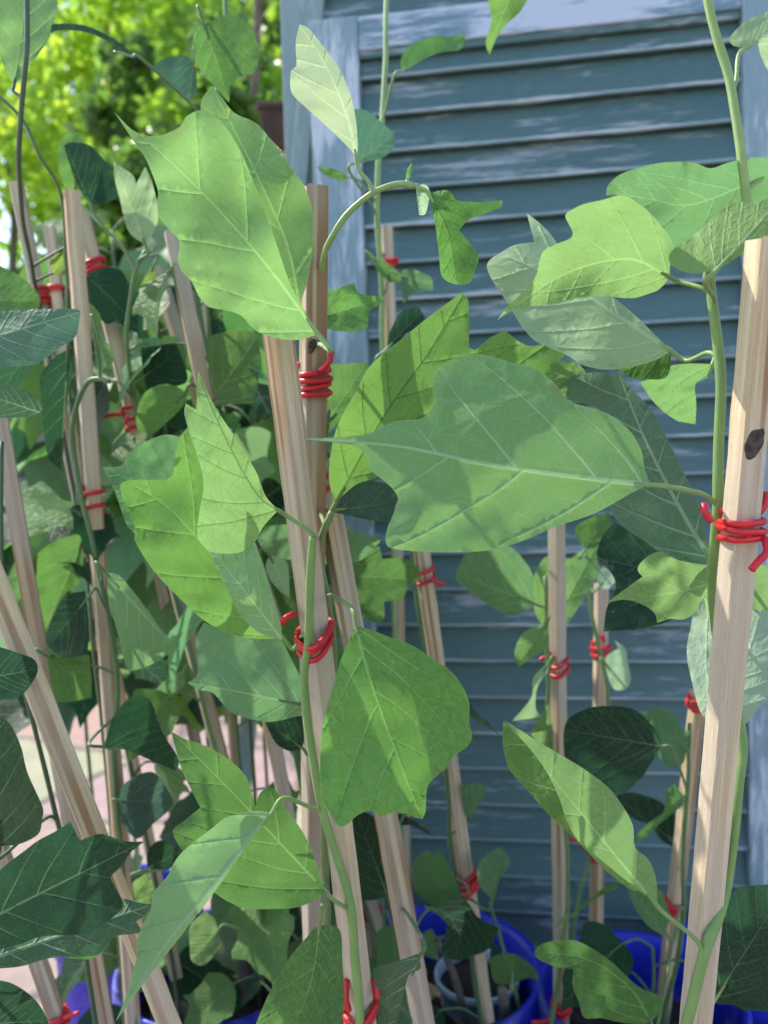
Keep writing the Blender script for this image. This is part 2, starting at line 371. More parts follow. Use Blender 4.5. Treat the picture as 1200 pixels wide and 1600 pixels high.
# ---------------------------------------------------------------- background foliage
fb = NB('hedge_leaf'); gcol = fb.n('ShaderNodeObjectInfo').outputs['Color']
at = fb.n('ShaderNodeAttribute', attribute_name='tint').outputs['Fac']
hc = fb.mix(at, gcol, fb.mix(1, gcol, (2.2, 1.7, .9, 1), 'MULTIPLY'))
fb.set(fb.b.inputs['Base Color'], hc); fb.b.inputs['Roughness'].default_value = .4
trn = fb.n('ShaderNodeBsdfTranslucent', {'Color': fb.mix(1, hc, (2.3, 2.3, 1.45, 1), 'MULTIPLY')})
fb.set(fb.out.inputs[0], fb.n('ShaderNodeMixShader', {0: .5, 1: fb.b.outputs[0], 2: trn.outputs[0]}).outputs[0])
def foliage(name, clumps, n, size, col, parent, seed):
    """leaf-sized bent faces gathered in clumps spread through the crown's volume"""
    rs = np.random.RandomState(seed)
    cl = np.array(clumps)                                         # x y z r
    vol = cl[:, 3]**2; idx = rs.choice(len(cl), n, p=vol/vol.sum())
    dirs = rs.normal(size=(n, 3)); dirs /= np.linalg.norm(dirs, axis=1)[:, None]
    rr = cl[idx, 3]*rs.uniform(.35, 1.08, n)
    c = cl[idx, :3]+dirs*rr[:, None]*np.array([1, 1, .9])
    a = rs.normal(size=(n, 3)); a[:, 2] -= .5; a /= np.linalg.norm(a, axis=1)[:, None]
    b_ = rs.normal(size=(n, 3)); b_ -= a*(a*b_).sum(1)[:, None]; b_ /= np.linalg.norm(b_, axis=1)[:, None]
    nn = np.cross(a, b_)
    s = size*rs.uniform(.6, 1.3, n)[:, None]
    pts = np.stack([c-a*s*.5, c-a*s*.15+b_*s*.3, c+a*s*.2+b_*s*.24, c+a*s*.6, c+a*s*.2-b_*s*.24, c-a*s*.15-b_*s*.3, ], 1)
    pts[:, 1] += nn*s*.12; pts[:, 2] += nn*s*.10; pts[:, 4] += nn*s*.10; pts[:, 5] += nn*s*.12; pts[:, 3] -= nn*s*.15
    V = pts.reshape(-1, 3); base = np.arange(n)[:, None]*6
    Fq = np.concatenate([base+np.array([[0, 1, 2, 3]]), base+np.array([[0, 3, 4, 5]])], 0)
    me = bpy.data.meshes.new(name)
    me.vertices.add(len(V)); me.vertices.foreach_set('co', V.ravel())
    me.loops.add(len(Fq)*4); me.loops.foreach_set('vertex_index', Fq.ravel().astype(np.int32))
    me.polygons.add(len(Fq)); me.polygons.foreach_set('loop_start', np.arange(len(Fq), dtype=np.int32)*4)
    me.update(calc_edges=True); me.validate()
    t = me.attributes.new('tint', 'FLOAT', 'POINT'); tv = np.repeat(np.clip(rs.normal(.4, .3, n), 0, 1), 6); t.data.foreach_set('value', tv.astype(np.float32))
    me.materials.append(fb.m)
    o = bpy.data.objects.new(name, me); C.objects.link(o); o.parent = parent; o.color = c4(col)
    return o
def bush(name, loc, R_, H, z0, nclump, n, size, col, label, cat, seed, trunk_h=1.2):
    rs = random.Random(seed); root = empty(name, loc); tag(root, label, cat)
    cl = []
    for i in range(nclump):
        a = rs.uniform(0, 2*math.pi); r = R_*math.sqrt(rs.random()); z = z0+(H-z0)*rs.random()
        cl.append((r*math.cos(a), r*math.sin(a), z, rs.uniform(.16, .36)*R_))
    foliage('crown', cl, n, size, col, root, seed)
    pts = [Vector((.04*math.sin(i*1.3), .03*math.cos(i), (H*.75 if R_ > 1 else z0+.25)*i/8)) for i in range(9)]
    V, Fc = tube(pts, [.07*(1-.09*i) for i in range(9)], 8); mesh_obj('trunk', V, Fc, M_bark).parent = root
    for i in range(7):
        c = cl[i*3 % len(cl)]; s = pts[2+i % 5]; e = Vector(c[:3]); m = (s+e)/2+Vector((0, 0, .1))
        V, Fc = tube([Vector(v) for v in smooth_path([s, m, e], 5)], .018, 6); mesh_obj('branch', V, Fc, M_bark).parent = root
    return root
bush('leafy_tree', (-2.9, 6.2, 0), 1.6, 5.2, .6, 70, 17000, .11, (.21, .33, .07), 'sunlit yellow green tree at the far left edge beyond the wall', 'tree', 11)
bush('leafy_tree', (-1.0, 6.6, 0), 1.5, 5.4, .6, 66, 16000, .11, (.15, .27, .05), 'bright green tree beyond the wall, in the gap left of the shutters', 'tree', 12)
bush('climbing_shrub', (-.62, 3.5, 0), .66, 3.3, 1.3, 36, 7500, .085, (.065, .14, .04), 'darker green shrub just left of the shutters, hanging over the brown planter', 'shrub', 13)
bush('leafy_tree', (-3.2, 10.5, 0), 2.6, 7.5, .6, 70, 9000, .17, (.14, .26, .05), 'farthest tree closing the view behind the bright ones', 'tree', 16)
bush('leafy_tree', (.2, 9.5, 0), 2.6, 7.5, .6, 80, 12000, .17, (.07, .15, .035), 'deep green far tree rising behind the dark shrub', 'tree', 17)
bush('low_hedge', (-2.1, 4.9, 0), .95, 1.9, .5, 26, 6500, .07, (.11, .21, .03), 'low bushy hedge showing above the rubble wall', 'hedge', 14)
bush('low_hedge', (-.2, 5.0, 0), .85, 1.9, .5, 22, 5000, .07, (.06, .13, .03), 'deeper green low hedge behind the leaning stakes', 'hedge', 15)
# brown planter on a post
pr = empty('brown_planter', P(442, 330, 1.9)); pr.location.z = 0
tag(pr, 'dark brown square planter raised on a pale post beside the shutter edge', 'planter')
pz = P(442, 208, 1.9).z
def frus(w0, w1, z0, z1):
    V = [(sx*w0, sy*w0, z0) for sx, sy in ((-1, -1), (1, -1), (1, 1), (-1, 1))]+[(sx*w1, sy*w1, z1) for sx, sy in ((-1, -1), (1, -1), (1, 1), (-1, 1))]
    return V, [(3, 2, 1, 0), (4, 5, 6, 7), (0, 1, 5, 4), (1, 2, 6, 5), (2, 3, 7, 6), (3, 0, 4, 7)]
for nm, args, mt in (('box', (.037, .045, pz-.05, pz+.035), M_dark), ('rim', (.049, .049, pz+.0352, pz+.05), M_dark), ('post', (.012, .012, 0, pz-.0505), M_post)):
    V, Fc = frus(*args); o = mesh_obj(nm, V, Fc, mt, smooth=False); bevel(o, .002, 1); o.parent = pr

# ---------------------------------------------------------------- tubs
def tub(x, y, r, label, mat=M_blue, h=.30, soil=True, z0=0, nm='plastic_tub'):
    root = empty(nm, (x, y, z0)); tag(root, label, 'tub', 'blue plastic tubs under the plants' if mat is M_blue else None)
    prof = [(.78*r, .004), (.80*r, 0), (.82*r, .01), (.86*r, h*.35), (.875*r, h*.36), (.88*r, h*.40), (.95*r, h*.86), (1.0*r, h*.87), (1.04*r, h*.875), (1.05*r, h*.9), (1.05*r, h*.975), (1.035*r, h), (.99*r, h*.998), (.965*r, h*.975), (.93*r, h*.85), (.90*r, h*.6), (.70*r, h*.58)]
    n = 56; V = []; Fc = []
    for rr, z in prof:
        for k in range(n): V.append((rr*math.cos(2*math.pi*k/n), rr*math.sin(2*math.pi*k/n), z))
    for i in range(len(prof)-1):
        for k in range(n):
            k2 = (k+1) % n; Fc.append((i*n+k, i*n+k2, (i+1)*n+k2, (i+1)*n+k))
    Fc.append(tuple(k for k in range(n))[::-1])
    mesh_obj('body', V, Fc, mat).parent = root
    if soil:
        V = [(0, 0, h*.80)]; Fc = []
        for j in range(1, 9):
            for k in range(40):
                a = 2*math.pi*k/40; rr = .932*r*j/8
                V.append((rr*math.cos(a), rr*math.sin(a), h*.80+(.012*noise.noise(Vector((rr*math.cos(a)*30+x*9, rr*math.sin(a)*30, 0))) if j < 8 else 0)))
        for k in range(40): Fc.append((0, 1+k, 1+(k+1) % 40))
        for j in range(7):
            for k in range(40): Fc.append((1+j*40+k, 1+(j+1)*40+k, 1+(j+1)*40+(k+1) % 40, 1+j*40+(k+1) % 40))
        mesh_obj('soil', V, Fc, M_soil).parent = root
    return root
tub(.18, .47, .10, 'blue tub under the thick knotted stake at the right')
tub(-.045, .56, .122, 'blue tub holding the two front centre stakes')
tub(.04, .785, .105, 'blue tub in front of the shutter with a small pale pot inside')
tub(.235, .735, .095, 'blue tub at the lower right holding the three thin stakes')
tub(-.19, .80, .10, 'blue tub at the lower left with dark soil showing')
tub(-.24, .63, .07, 'small blue tub under the leftmost leaning stakes')
tub(-.335, .93, .08, 'blue tub farthest back on the left paving')
tub(.405, .85, .078, 'blue tub at the far right edge against the shutter', h=.265)
tub(.085, .805, .043, 'small pale blue grey pot standing inside the blue tub before the shutter', M_pale, h=.06, z0=.215, nm='pale_pot')
tub(-.29, .465, .075, 'blue tub nearest the camera at the left edge')

# ---------------------------------------------------------------- stakes
ST = dict(
 A=(431, 490, .40, 566, 1600, .48, 45, 'cream sawn stake in front at centre, leaning, its top under the big lobed leaf'),
 B=(490, 292, .45, 490, 1600, .58, 28, 'upright brown streaked stake just behind the front centre one, knot above its upper tie'),
 R=(1200, 375, .34, 1087, 1600, .43, 12, 'thick pale stake at the right edge with a black knot above its tie'),
 C=(606, 355, .84, 640, 1600, .88, 10, 'short distant stake beside the shutter stile with a tie near its top'),
 D=(648, 800, .60, 762, 1600, .72, 20, 'thin leaning stake before the louvres below the large central leaf'),
 E=(500, 720, .50, 662, 1600, .56, 30, 'leaning stake coming out beneath the round lit leaf at centre'),
 F=(869, 800, .66, 878, 1600, .73, 38, 'thin upright stake before the louvres with a two band tie at mid height'),
 G=(940, 912, .78, 930, 1600, .82, 8, 'short pale upright stake right of the other thin one, topped by a pale round leaf'),
 H=(1093, 1080, .66, 1035, 1580, .74, 15, 'orange streaked stake partly behind the thick right stake'),
 I=(111, 300, .58, 205, 1600, .66, 32, 'tallest left stake with pale end grain and a red tie at mid height'),
 J=(127, 335, .66, 455, 1600, .68, 25, 'grey left stake with a triple red tie below the dark pair of leaves'),
 L=(268, 360, .58, 513, 1600, .68, 20, 'pinkish stake rising to the lower edge of the big lobed leaf'),
 M=(245, 420, .74, 640, 1600, .74, 40, 'steeply leaning stake crossing behind the pinkish one'),
 N=(316, 440, .80, 395, 1600, .86, 10, 'thin distant stake with a small tie near the dark soil'),
 O=(-5, 640, .60, 165, 1600, .66, 22, 'brown streaked stake at the left edge passing behind the lit steep one'),
 Q=(-30, 850, .44, 262, 1600, .50, 30, 'lit cream stake slanting steeply across the lower left'),
 P=(-10, 1300, .60, 92, 1600, .62, 10, 'short stake in the bottom left corner under the dark lobed leaf'),
 T=(25, 285, .68, 270, 1500, .76, 25, 'dusky stake at the upper left with a dark red tie'),
 U=(78, 355, .85, 215, 1500, .95, 5, 'orange lit stake behind the two upper left ones'),
 V=(575, 1300, .74, 590, 1600, .78, 30, 'thin stake low down behind the front centre stake with a small red tie'),
 Y=(225, 780, .80, 365, 1450, .84, 12, 'thin greyish stake in the leaves left of centre'),
)
SQ = .0070
stake_info = {}
for key, (x0, y0, d0, x1, y1, d1, rot, lab) in ST.items():
    a, b_ = P(x0, y0, d0), P(x1, y1, d1); dr = (b_-a).normalized(); t = (a.z-.225)/-dr.z; L = t
    zax = -dr; xax = Vector((0, 1, 0)).cross(zax).normalized(); yax = zax.cross(xax)
    r = math.radians(rot); X = xax*math.cos(r)+yax*math.sin(r); Y = -xax*math.sin(r)+yax*math.cos(r)
    foot = a+dr*L
    M_ = Matrix((X, Y, zax)).transposed().to_4x4(); M_.translation = foot
    V = []; n = 36; rs = random.Random(key); hs = SQ*{'R': .92, 'A': .92}.get(key, 1.0 if key in 'BQ' else .92 if key in 'EO' else .81)*rs.uniform(.96, 1.03)
    hy = hs*rs.uniform(.86, 1.0); sd = rs.uniform(0, 90); ch = .0006
    prof = [(-hs+ch, -hy), (hs-ch, -hy), (hs, -hy+ch), (hs, hy-ch), (hs-ch, hy), (-hs+ch, hy), (-hs, hy-ch), (-hs, -hy+ch)]
    for i in range(n+1):
        z = L*i/n; bx = .0035*L*noise.noise(Vector((z*2.2, sd, 0))); by = .003*L*noise.noise(Vector((z*2.2, sd, 5)))
        for j, (px_, py_) in enumerate(prof):
            jj = .00045*noise.noise(Vector((z*40, j//2*3.1+sd, 1)))
            V.append((px_*(1+jj/hs)+bx, py_*(1+jj/hs)+by, z+(rs.uniform(-.0008, .0012) if i == n else 0)))
    m8 = 8; Fc = [(i*m8+j, i*m8+(j+1) % m8, (i+1)*m8+(j+1) % m8, (i+1)*m8+j) for i in range(n) for j in range(m8)]
    Fc += [tuple(range(m8))[::-1], tuple(n*m8+j for j in range(m8))]
    o = mesh_obj('wooden_stake', V, Fc, M_wood, smooth=False); o.matrix_world = M_
    tag(o, lab, 'stake', 'wooden stakes holding up the plants')
    stake_info[key] = dict(top=a, foot=foot, dir=dr, X=X, Y=Y, Z=zax, L=L, hs=hs, hy=hy, obj=o, x0=x0, y0=y0, x1=x1, y1=y1, a=a)
CI = CM.inverted()
def px(v):
    c = CI @ Vector(v); d = -c.z; return 600+c.x/d*F, 800-c.y/d*F, d
def stake_at(key, y):
    s = stake_info[key]; lo, hi = 0, s['L']
    for _ in range(40):
        m = (lo+hi)/2
        if px(s['a']+s['dir']*m)[1] < y: lo = m
        else: hi = m
    return s['a']+s['dir']*lo
# knots
def knot(key, x, y, w_, h_, name='knot'):
    s = stake_info[key]; o = s['obj']; c = stake_at(key, y)
    view = (cam.location-c).normalized()
    # face most towards camera that sits under the pixel
    best = None
    for nrm, hh, tn in ((s['X'], s['hs'], s['Y']), (-s['X'], s['hs'], s['Y']), (s['Y'], s['hy'], s['X']), (-s['Y'], s['hy'], s['X'])):
        if nrm.dot(view) > .25:
            ray = (P(x, y, 1)-cam.location).normalized(); pt = c+nrm*hh; tt = (pt-cam.location).dot(nrm)/ray.dot(nrm)
            hit = cam.location+ray*tt; off = abs((hit-pt).dot(tn))
            if best is None or off < best[0]: best = (off, hit, nrm, tn)
    off, hit, nrm, tn = best
    V = [hit+nrm*.0009]; Fc = []; n = 22
    for j in (1, 2):
        for k in range(n):
            a = 2*math.pi*k/n; rr = j/2*(1+.28*noise.noise(Vector((math.cos(a)*1.7, math.sin(a)*1.7, x))))
            V.append(hit+tn*(w_*rr*math.cos(a))+s['Z']*(h_*rr*math.sin(a)+w_*.5*rr*math.cos(a))+nrm*(.0007 if j == 1 else -.0003))
    Fc = [(0, 1+k, 1+(k+1) % n) for k in range(n)]+[(1+k, 1+n+k, 1+n+(k+1) % n, 1+(k+1) % n) for k in range(n)]
    Mi = o.matrix_world.inverted() if False else Matrix.LocRotScale(None, None, None)
    bpy.context.view_layer.update()
    Mi = o.matrix_world.inverted()
    k_ = mesh_obj(name, [Mi @ v for v in V], Fc, M_char); k_.parent = o
    return k_
knot('R', 1180, 692, .0050, .0068); knot('B', 488, 541, .0026, .0042)

# ---------------------------------------------------------------- ties
def tie(key, y, wraps, label, rad=.00125, ext=.0045, pitch=.0042, tails=(), sd=0, slant=.1):
    rad *= 1.05; slant *= .6; pitch = pitch if pitch > .008 else max(rad*2.02, pitch*.72)
    s = stake_info[key]; c = stake_at(key, y); rs = random.Random(sd+int(y))
    ex = s['hs']*1.0+rad+.0006; ey = s['hy']+rad+.0006
    pts = []; n = 28
    tocam = (cam.location-c).normalized(); tcx, tcy = tocam.dot(s['X']), tocam.dot(s['Y'])
    for i in range(int(wraps*n)+1):
        a = 2*math.pi*i/n; ca, sa = math.cos(a), math.sin(a)
        k = (abs(ca)**4+abs(sa)**4)**(-.25)*.97                   # rounded square
        lx, ly = ex*ca*k, ey*sa*k
        f = max(0, ca*tcx+sa*tcy); lx += ext*tcx*f; ly += ext*tcy*f
        zz = pitch*(i/n-wraps/2)+rs.uniform(-.00012, .00012)+slant*lx+.0014*math.sin(a*1.0+sd)+.0010*math.sin(a*.5+sd)
        ov = 1+.06*math.sin(a*.37+sd)
        pts.append(c+s['X']*lx*ov+s['Y']*ly*ov+s['Z']*zz)
    root_v = []; root_f = []
    def add(V, Fc):
        root_f.extend([tuple(i+len(root_v) for i in f) for f in Fc]); root_v.extend(V)
    add(*tube(pts, [rad*(1+.18*noise.noise(p*260)) for p in pts], 8))
    o = mesh_obj('plastic_tie', root_v, root_f, M_red, origin=c)
    tag(o, label, 'plant tie', 'red plastic ties round the stakes and stems')
    _, _, dd = px(c)
    for tl in tails:
        q = [P(x, yy, dd-dz) for x, yy, dz in tl]
        q = [Vector(v) for v in smooth_path(q, 6)]
        V, Fc = tube(q, [rad*(1.05 if i else .9) for i in range(len(q))], 8); mesh_obj('tail', V, Fc, M_red, o)
    return o
tie('B', 597, 4.4, 'thick glossy red tie with four wraps below the knot of the brown streaked stake', .00165, .001, .0058, [[(500, 580, .012), (514, 566, .014), (518, 549, .013)]], 1, -.12)
tie('A', 993, 3.4, 'glossy red tie binding the front stem to the cream centre stake', .0017, .0075, .0050, [[(462, 958, .006), (448, 965, .012), (436, 975, .012)]], 2, .45)
tie('A', 1578, 2.4, 'red tie loop low on the front centre stake at the bottom edge', .0019, .007, .005, [[(545, 1580, .012), (540, 1560, .012), (541, 1530, .01)], [(590, 1560, .008), (588, 1545, .006), (584, 1528, .004)]], 3, .4)
tie('R', 826, 3.4, 'large red tie on the thick right stake with a tail hanging right', .0016, .004, .0052, [[(1195, 840, .008), (1198, 862, .012), (1186, 876, .013), (1174, 890, .014)], [(1112, 815, .013), (1102, 800, .014), (1100, 788, .012)], [(1180, 808, .004), (1194, 790, .005), (1196, 770, .003)]], 4, -.05)
tie('D', 897, 2.3, 'red tie with both tails stretched sideways near the top of a thin stake', .0014, .003, .010, [[(650, 890, .01), (640, 894, .01), (628, 900, .01)], [(670, 905, .012), (682, 910, .012), (694, 913, .01)]], 5, .1)
tie('D', 1373, 5.2, 'bunched red tie with a short hanging tail above the blue tub', .0015, .004, .0034, [[(742, 1378, .012), (738, 1392, .013), (727, 1408, .012)]], 6, .3)
tie('F', 1038, 2.6, 'two band red tie at mid height of the thin upright stake', .0017, .004, .0085, [[(858, 1030, .012), (850, 1028, .012), (844, 1031, .011)]], 7, 0)
tie('F', 1568, 4.2, 'red tie low on the thin upright stake before the blue tub', .0016, .004, .0050, [[(868, 1588, .01), (850, 1596, .012), (830, 1597, .012)]], 8, .1)
tie('G', 1015, 3.6, 'red tie near the top of the short pale stake', .0017, .004, .0055, [[(945, 1003, .01), (941, 992, .01)]], 9, -.2)
tie('G', 1338, 1.6, 'small red tie with a flat tail low on the short pale stake', .0017, .004, .005, [[(925, 1336, .012), (915, 1325, .02), (905, 1314, .03), (888, 1312, .03)]], 10, 0)
tie('H', 1415, 3.8, 'red tie on the orange streaked stake left of the thick one', .0015, .004, .0045, [], 11, .2)
tie('H', 1097, 3.0, 'dark red tie at the top of the orange streaked stake', .0016, .003, .005, [], 12, .1)
tie('J', 655, 3.2, 'triple red tie low under the dark pair of leaves on the grey left stake', .0017, .003, .0085, [[(196, 648, .01), (175, 648, .012), (155, 652, .012)]], 13, -.3)
tie('J', 418, 3.2, 'small red tie near the top of the grey left stake', .0016, .003, .005, [], 14, .1)
tie('I', 780, 2.6, 'two band red tie at mid height of the tallest left stake', .0015, .004, .0085, [], 15, -.3)
tie('T', 467, 4.4, 'dark red bunched tie on the dusky upper left stake', .0018, .004, .0038, [[(48, 470, .012), (44, 462, .014), (40, 472, .012)]], 16, .2)
tie('U', 452, 2.2, 'small red tie on the orange lit stake at the upper left', .0018, .002, .005, [], 17, .1)
tie('C', 411, 2.6, 'small red tie near the top of the distant stake by the shutter stile', .0018, .003, .008, [[(612, 406, .01), (618, 404, .01), (623, 408, .01)]], 18, .2)
tie('E', 748, 2.6, 'thin red tie half hidden behind the brown streaked stake', .0015, .002, .009, [], 19, .1)
tie('N', 1465, 3.0, 'thin red tie with a long straight tail above the dark soil', .0016, .003, .005, [[(372, 1448, .01), (350, 1443, .015), (325, 1442, .02), (298, 1441, .02)]], 20, .3)
tie('Y', 1375, 4.5, 'red bunched tie behind the long pale hanging leaf', .0019, .004, .0042, [[(352, 1378, .01), (345, 1388, .012)]], 21, .3)
tie('P', 1592, 3.2, 'red tie on the short stake in the bottom left corner', .0015, .003, .0045, [[(100, 1590, .01), (112, 1586, .012), (123, 1582, .012)]], 22, .1)
tie('V', 1425, 3.4, 'small red tie behind the front centre stake above the tub', .0016, .003, .005, [], 23, .1)
tie('L', 1030, 1.4, 'red tie strip on the pinkish stake left of centre', .0012, .002, .005, [[(425, 1028, .006), (405, 1024, .010), (385, 1030, .012)]], 24, .1)

# ---------------------------------------------------------------- plants
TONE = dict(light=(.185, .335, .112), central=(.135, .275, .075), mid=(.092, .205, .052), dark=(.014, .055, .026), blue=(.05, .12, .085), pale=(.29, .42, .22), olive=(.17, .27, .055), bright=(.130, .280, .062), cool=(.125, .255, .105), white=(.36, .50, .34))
GREEN = (.15, .27, .07); GREENB = (.10, .19, .06); OLIV = (.12, .15, .05)
plants = {}
def stem(pl, pts, r, label, cols=GREENB, name='climbing_plant', cat='plant', to_soil=True, taper=.75, woody=False):
    pp = smooth_path(pts, 8)
    w3 = [P(*p) for p in pp]
    if to_soil and w3[-1].z > .25:
        d = (w3[-1]-w3[-5]).normalized(); d = (d+Vector((0, 0, -1.2))).normalized()
        L = (w3[-1].z-.235)/-d.z
        w3 += [w3[-1]+d*L*k/6 for k in range(1, 7)]
    base = w3[-1].copy()
    root = empty(name, base); tag(root, label, cat, 'young climbing plants tied to the stakes')
    n = len(w3); w3 = [v+Vector((noise.noise(v*22), noise.noise(v*22+Vector((9, 0, 0))), 0))*.0012 for v in w3]
    rr = [r*(taper+(1-taper)*i/(n-1))*(1+.10*noise.noise(v*60)) for i, v in enumerate(w3)]
    V, Fc = tube(w3, rr, 10)
    V = [v-base for v in V]
    o = mesh_obj('stem', V, Fc, M_bark if woody else M_stem); o.parent = root; o.color = c4(cols)
    plants[pl] = dict(root=root, pts=w3, r=r, base=base, cols=cols, n=0)
stem('X', [(-60, 380, .40), (-52, 900, .42), (-60, 1300, .42), (-40, 1600, .45)], .002, 'plant just outside the left edge whose dark leaves reach into the lower left')
stem('A', [(489, 838, .405), (484, 900, .412), (482, 1000, .418), (475, 1060, .422), (482, 1130, .428), (497, 1235, .436), (520, 1320, .442), (547, 1410, .452), (554, 1500, .459), (562, 1600, .465)], .0028, 'bright green plant on the cream centre stake with folded and long hanging pale leaves', GREEN)
stem('A2', [(518, 800, .43), (503, 835, .43), (497, 868, .432), (509, 922, .436), (517, 987, .445), (520, 1060, .455), (510, 1200, .475), (505, 1300, .49), (510, 1440, .51), (508, 1600, .53)], .0026, 'olive stemmed plant between the two centre stakes bearing the round lit leaf', (.13, .19, .055))
stem('B', [(648, 290, .42), (627, 287, .42), (600, 293, .422), (573, 307, .425), (543, 333, .43), (523, 363, .435), (506, 402, .448), (500, 470, .475), (500, 600, .485), (500, 800, .50), (505, 1100, .54), (515, 1600, .59)], .0020, 'plant with an arching shoot tip above the brown streaked stake', (.20, .33, .11), taper=.8)
stem('C', [(604, -60, .7), (603, 60, .7), (600, 140, .7), (593, 240, .7), (589, 330, .71), (597, 450, .73), (600, 560, .75), (612, 800, .8), (635, 1600, .84)], .0030, 'tall thin plant rising past the shutter stile out of the top of the photo', (.20, .33, .13))
stem('R', [(1112, 440, .37), (1118, 500, .37), (1128, 600, .372), (1125, 700, .376), (1122, 780, .378), (1115, 850, .385), (1113, 910, .398), (1122, 1000, .415), (1145, 1090, .42), (1160, 1160, .415), (1150, 1250, .41), (1132, 1400, .41), (1102, 1490, .405), (1072, 1600, .41)], .0031, 'plant on the thick right stake bearing the huge central leaf seen from below', (.14, .25, .065))
stem('R2', [(1092, -60, .46), (1110, 30, .46), (1138, 115, .46), (1150, 180, .46), (1160, 260, .46), (1172, 400, .465), (1180, 600, .47), (1160, 1000, .49), (1120, 1300, .5), (1100, 1600, .52)], .0032, 'tall green plant leaving the top right of the photo, behind the thick stake', (.20, .31, .09))
stem('D', [(643, 850, .60), (652, 940, .60), (668, 1040, .61), (680, 1100, .62), (697, 1200, .635), (706, 1340, .665), (726, 1420, .68), (742, 1540, .70), (755, 1600, .71)], .0022, 'plant on the thin leaning stake before the louvres', (.05, .11, .035))
stem('E', [(512, 640, .50), (508, 720, .50), (530, 850, .51), (560, 1000, .52), (585, 1190, .53), (610, 1320, .54), (640, 1480, .55), (652, 1600, .56)], .0022, 'plant climbing the leaning centre stake, green lobed leaves behind the front ones', (.06, .12, .035))
stem('F', [(852, 900, .65), (856, 1040, .655), (857, 1200, .67), (882, 1290, .68), (887, 1400, .69), (878, 1480, .695), (862, 1600, .71)], .0022, 'plant winding up the thin upright stake before the louvres', (.10, .18, .05))
stem('G', [(918, 890, .76), (925, 960, .76), (935, 1010, .765), (950, 1090, .775), (953, 1170, .79), (925, 1330, .80), (905, 1400, .80), (895, 1470, .80), (890, 1600, .80)], .0024, 'plant at the short pale stake with pale curled leaves', (.12, .21, .07))
stem('H', [(1078, 1130, .65), (1072, 1250, .66), (1066, 1350, .67), (1068, 1430, .68), (1052, 1530, .71), (1035, 1600, .72)], .0024, 'plant on the orange streaked stake, dark green leaf toward the thin stakes', (.08, .15, .045))
stem('I', [(172, 596, .56), (152, 592, .565), (135, 600, .57), (120, 633, .58), (113, 683, .585), (124, 763, .59), (140, 830, .595), (160, 920, .60), (176, 1000, .61), (182, 1080, .615), (178, 1200, .625), (200, 1450, .65), (212, 1600, .66)], .0023, 'plant with a hooked tip on the tallest left stake', (.075, .15, .05))
stem('J', [(228, 392, .60), (212, 425, .60), (202, 480, .61), (197, 530, .62), (203, 590, .635), (222, 690, .65), (254, 850, .655), (300, 1030, .66), (352, 1230, .66), (440, 1560, .67)], .0022, 'plant with a crinkled pale top leaf near the grey left stake', (.11, .20, .07))
stem('L', [(300, 400, .62), (310, 480, .62), (340, 620, .62), (375, 780, .62), (415, 950, .63), (450, 1120, .64), (490, 1350, .66), (520, 1600, .68)], .0022, 'plant on the pinkish stake, leaves filling the middle left', (.06, .12, .04))
stem('N', [(352, -40, .60), (352, 60, .60), (330, 200, .60), (318, 330, .64), (325, 500, .72), (340, 800, .76), (372, 1180, .80), (392, 1420, .83), (410, 1600, .84)], .0022, 'plant behind with a dark leaf near the top against the bright trees', (.09, .17, .06))
stem('T', [(40, -60, .50), (41, 0, .50), (42, 80, .50), (33, 170, .51), (28, 260, .53), (36, 340, .57), (52, 430, .63), (70, 520, .66), (110, 740, .68), (160, 980, .71), (215, 1250, .73), (270, 1500, .74)], .0021, 'dark stemmed plant on the dusky stake with one large leaf at the top left corner', (.045, .075, .04))
stem('U', [(-30, 128, .55), (30, 180, .555), (60, 240, .56), (97, 305, .585), (104, 420, .62), (108, 600, .63), (130, 850, .64), (165, 1200, .67), (195, 1600, .69)], .0016, 'thin stemmed plant slanting across the upper left behind the tallest stake', (.06, .12, .05))
stem('Q', [(2, 690, .50), (4, 900, .50), (20, 1000, .52), (50, 1120, .53), (75, 1220, .54), (92, 1290, .55), (120, 1400, .56), (150, 1600, .58)], .0019, 'dark thin plant at the left edge crossing the lit paving', (.035, .08, .03))
stem('V', [(765, 1410, .74), (780, 1460, .745), (800, 1520, .75), (815, 1590, .75)], .002, 'small plant between the thin stakes with two thin leaf stalks', (.10, .17, .05))
stem('W1', [(683, 1470, .74), (700, 1500, .75), (715, 1545, .76), (730, 1600, .77)], .0042, 'bare brown woody stem sticking up from the blue tub', (.2, .16, .13), name='woody_stem', woody=True)
stem('W2', [(785, 1545, .74), (788, 1575, .745), (790, 1610, .75)], .0065, 'short cut stump of woody stem in the blue tub', (.2, .16, .13), name='woody_stem', woody=True)

def poly(sv): return [tuple(float(t) for t in q.split(',')) for q in sv.split()]
def resample_closed(pts, step):
    n = len(pts); out = []
    P_ = [np.array(p) for p in pts]
    for i in range(n):
        a, b_, c, d = P_[i-1], P_[i], P_[(i+1) % n], P_[(i+2) % n]
        def sharp(p, q, r):
            u = q-p; v = r-q; return np.dot(u, v)/(np.linalg.norm(u)*np.linalg.norm(v)+1e-9) < .25
        m1 = (c-a)*.5; m2 = (d-b_)*.5; L = np.linalg.norm(c-b_)
        if sharp(a, b_, c): m1 = (c-b_)
        if sharp(b_, c, d): m2 = (c-b_)
        for m_, in ((0,),): pass
        l1 = np.linalg.norm(m1); l2 = np.linalg.norm(m2)
        if l1 > 1.2*L: m1 = m1*1.2*L/l1
        if l2 > 1.2*L: m2 = m2*1.2*L/l2
        k = max(1, int(round(L/step)))
        for j in range(k):
            t = j/k; h00 = 2*t**3-3*t*t+1; h10 = t**3-2*t*t+t; h01 = -2*t**3+3*t*t; h11 = t**3-t*t
            out.append(h00*b_+h10*m1+h01*c+h11*m2)
    return out
NLEAF = 0
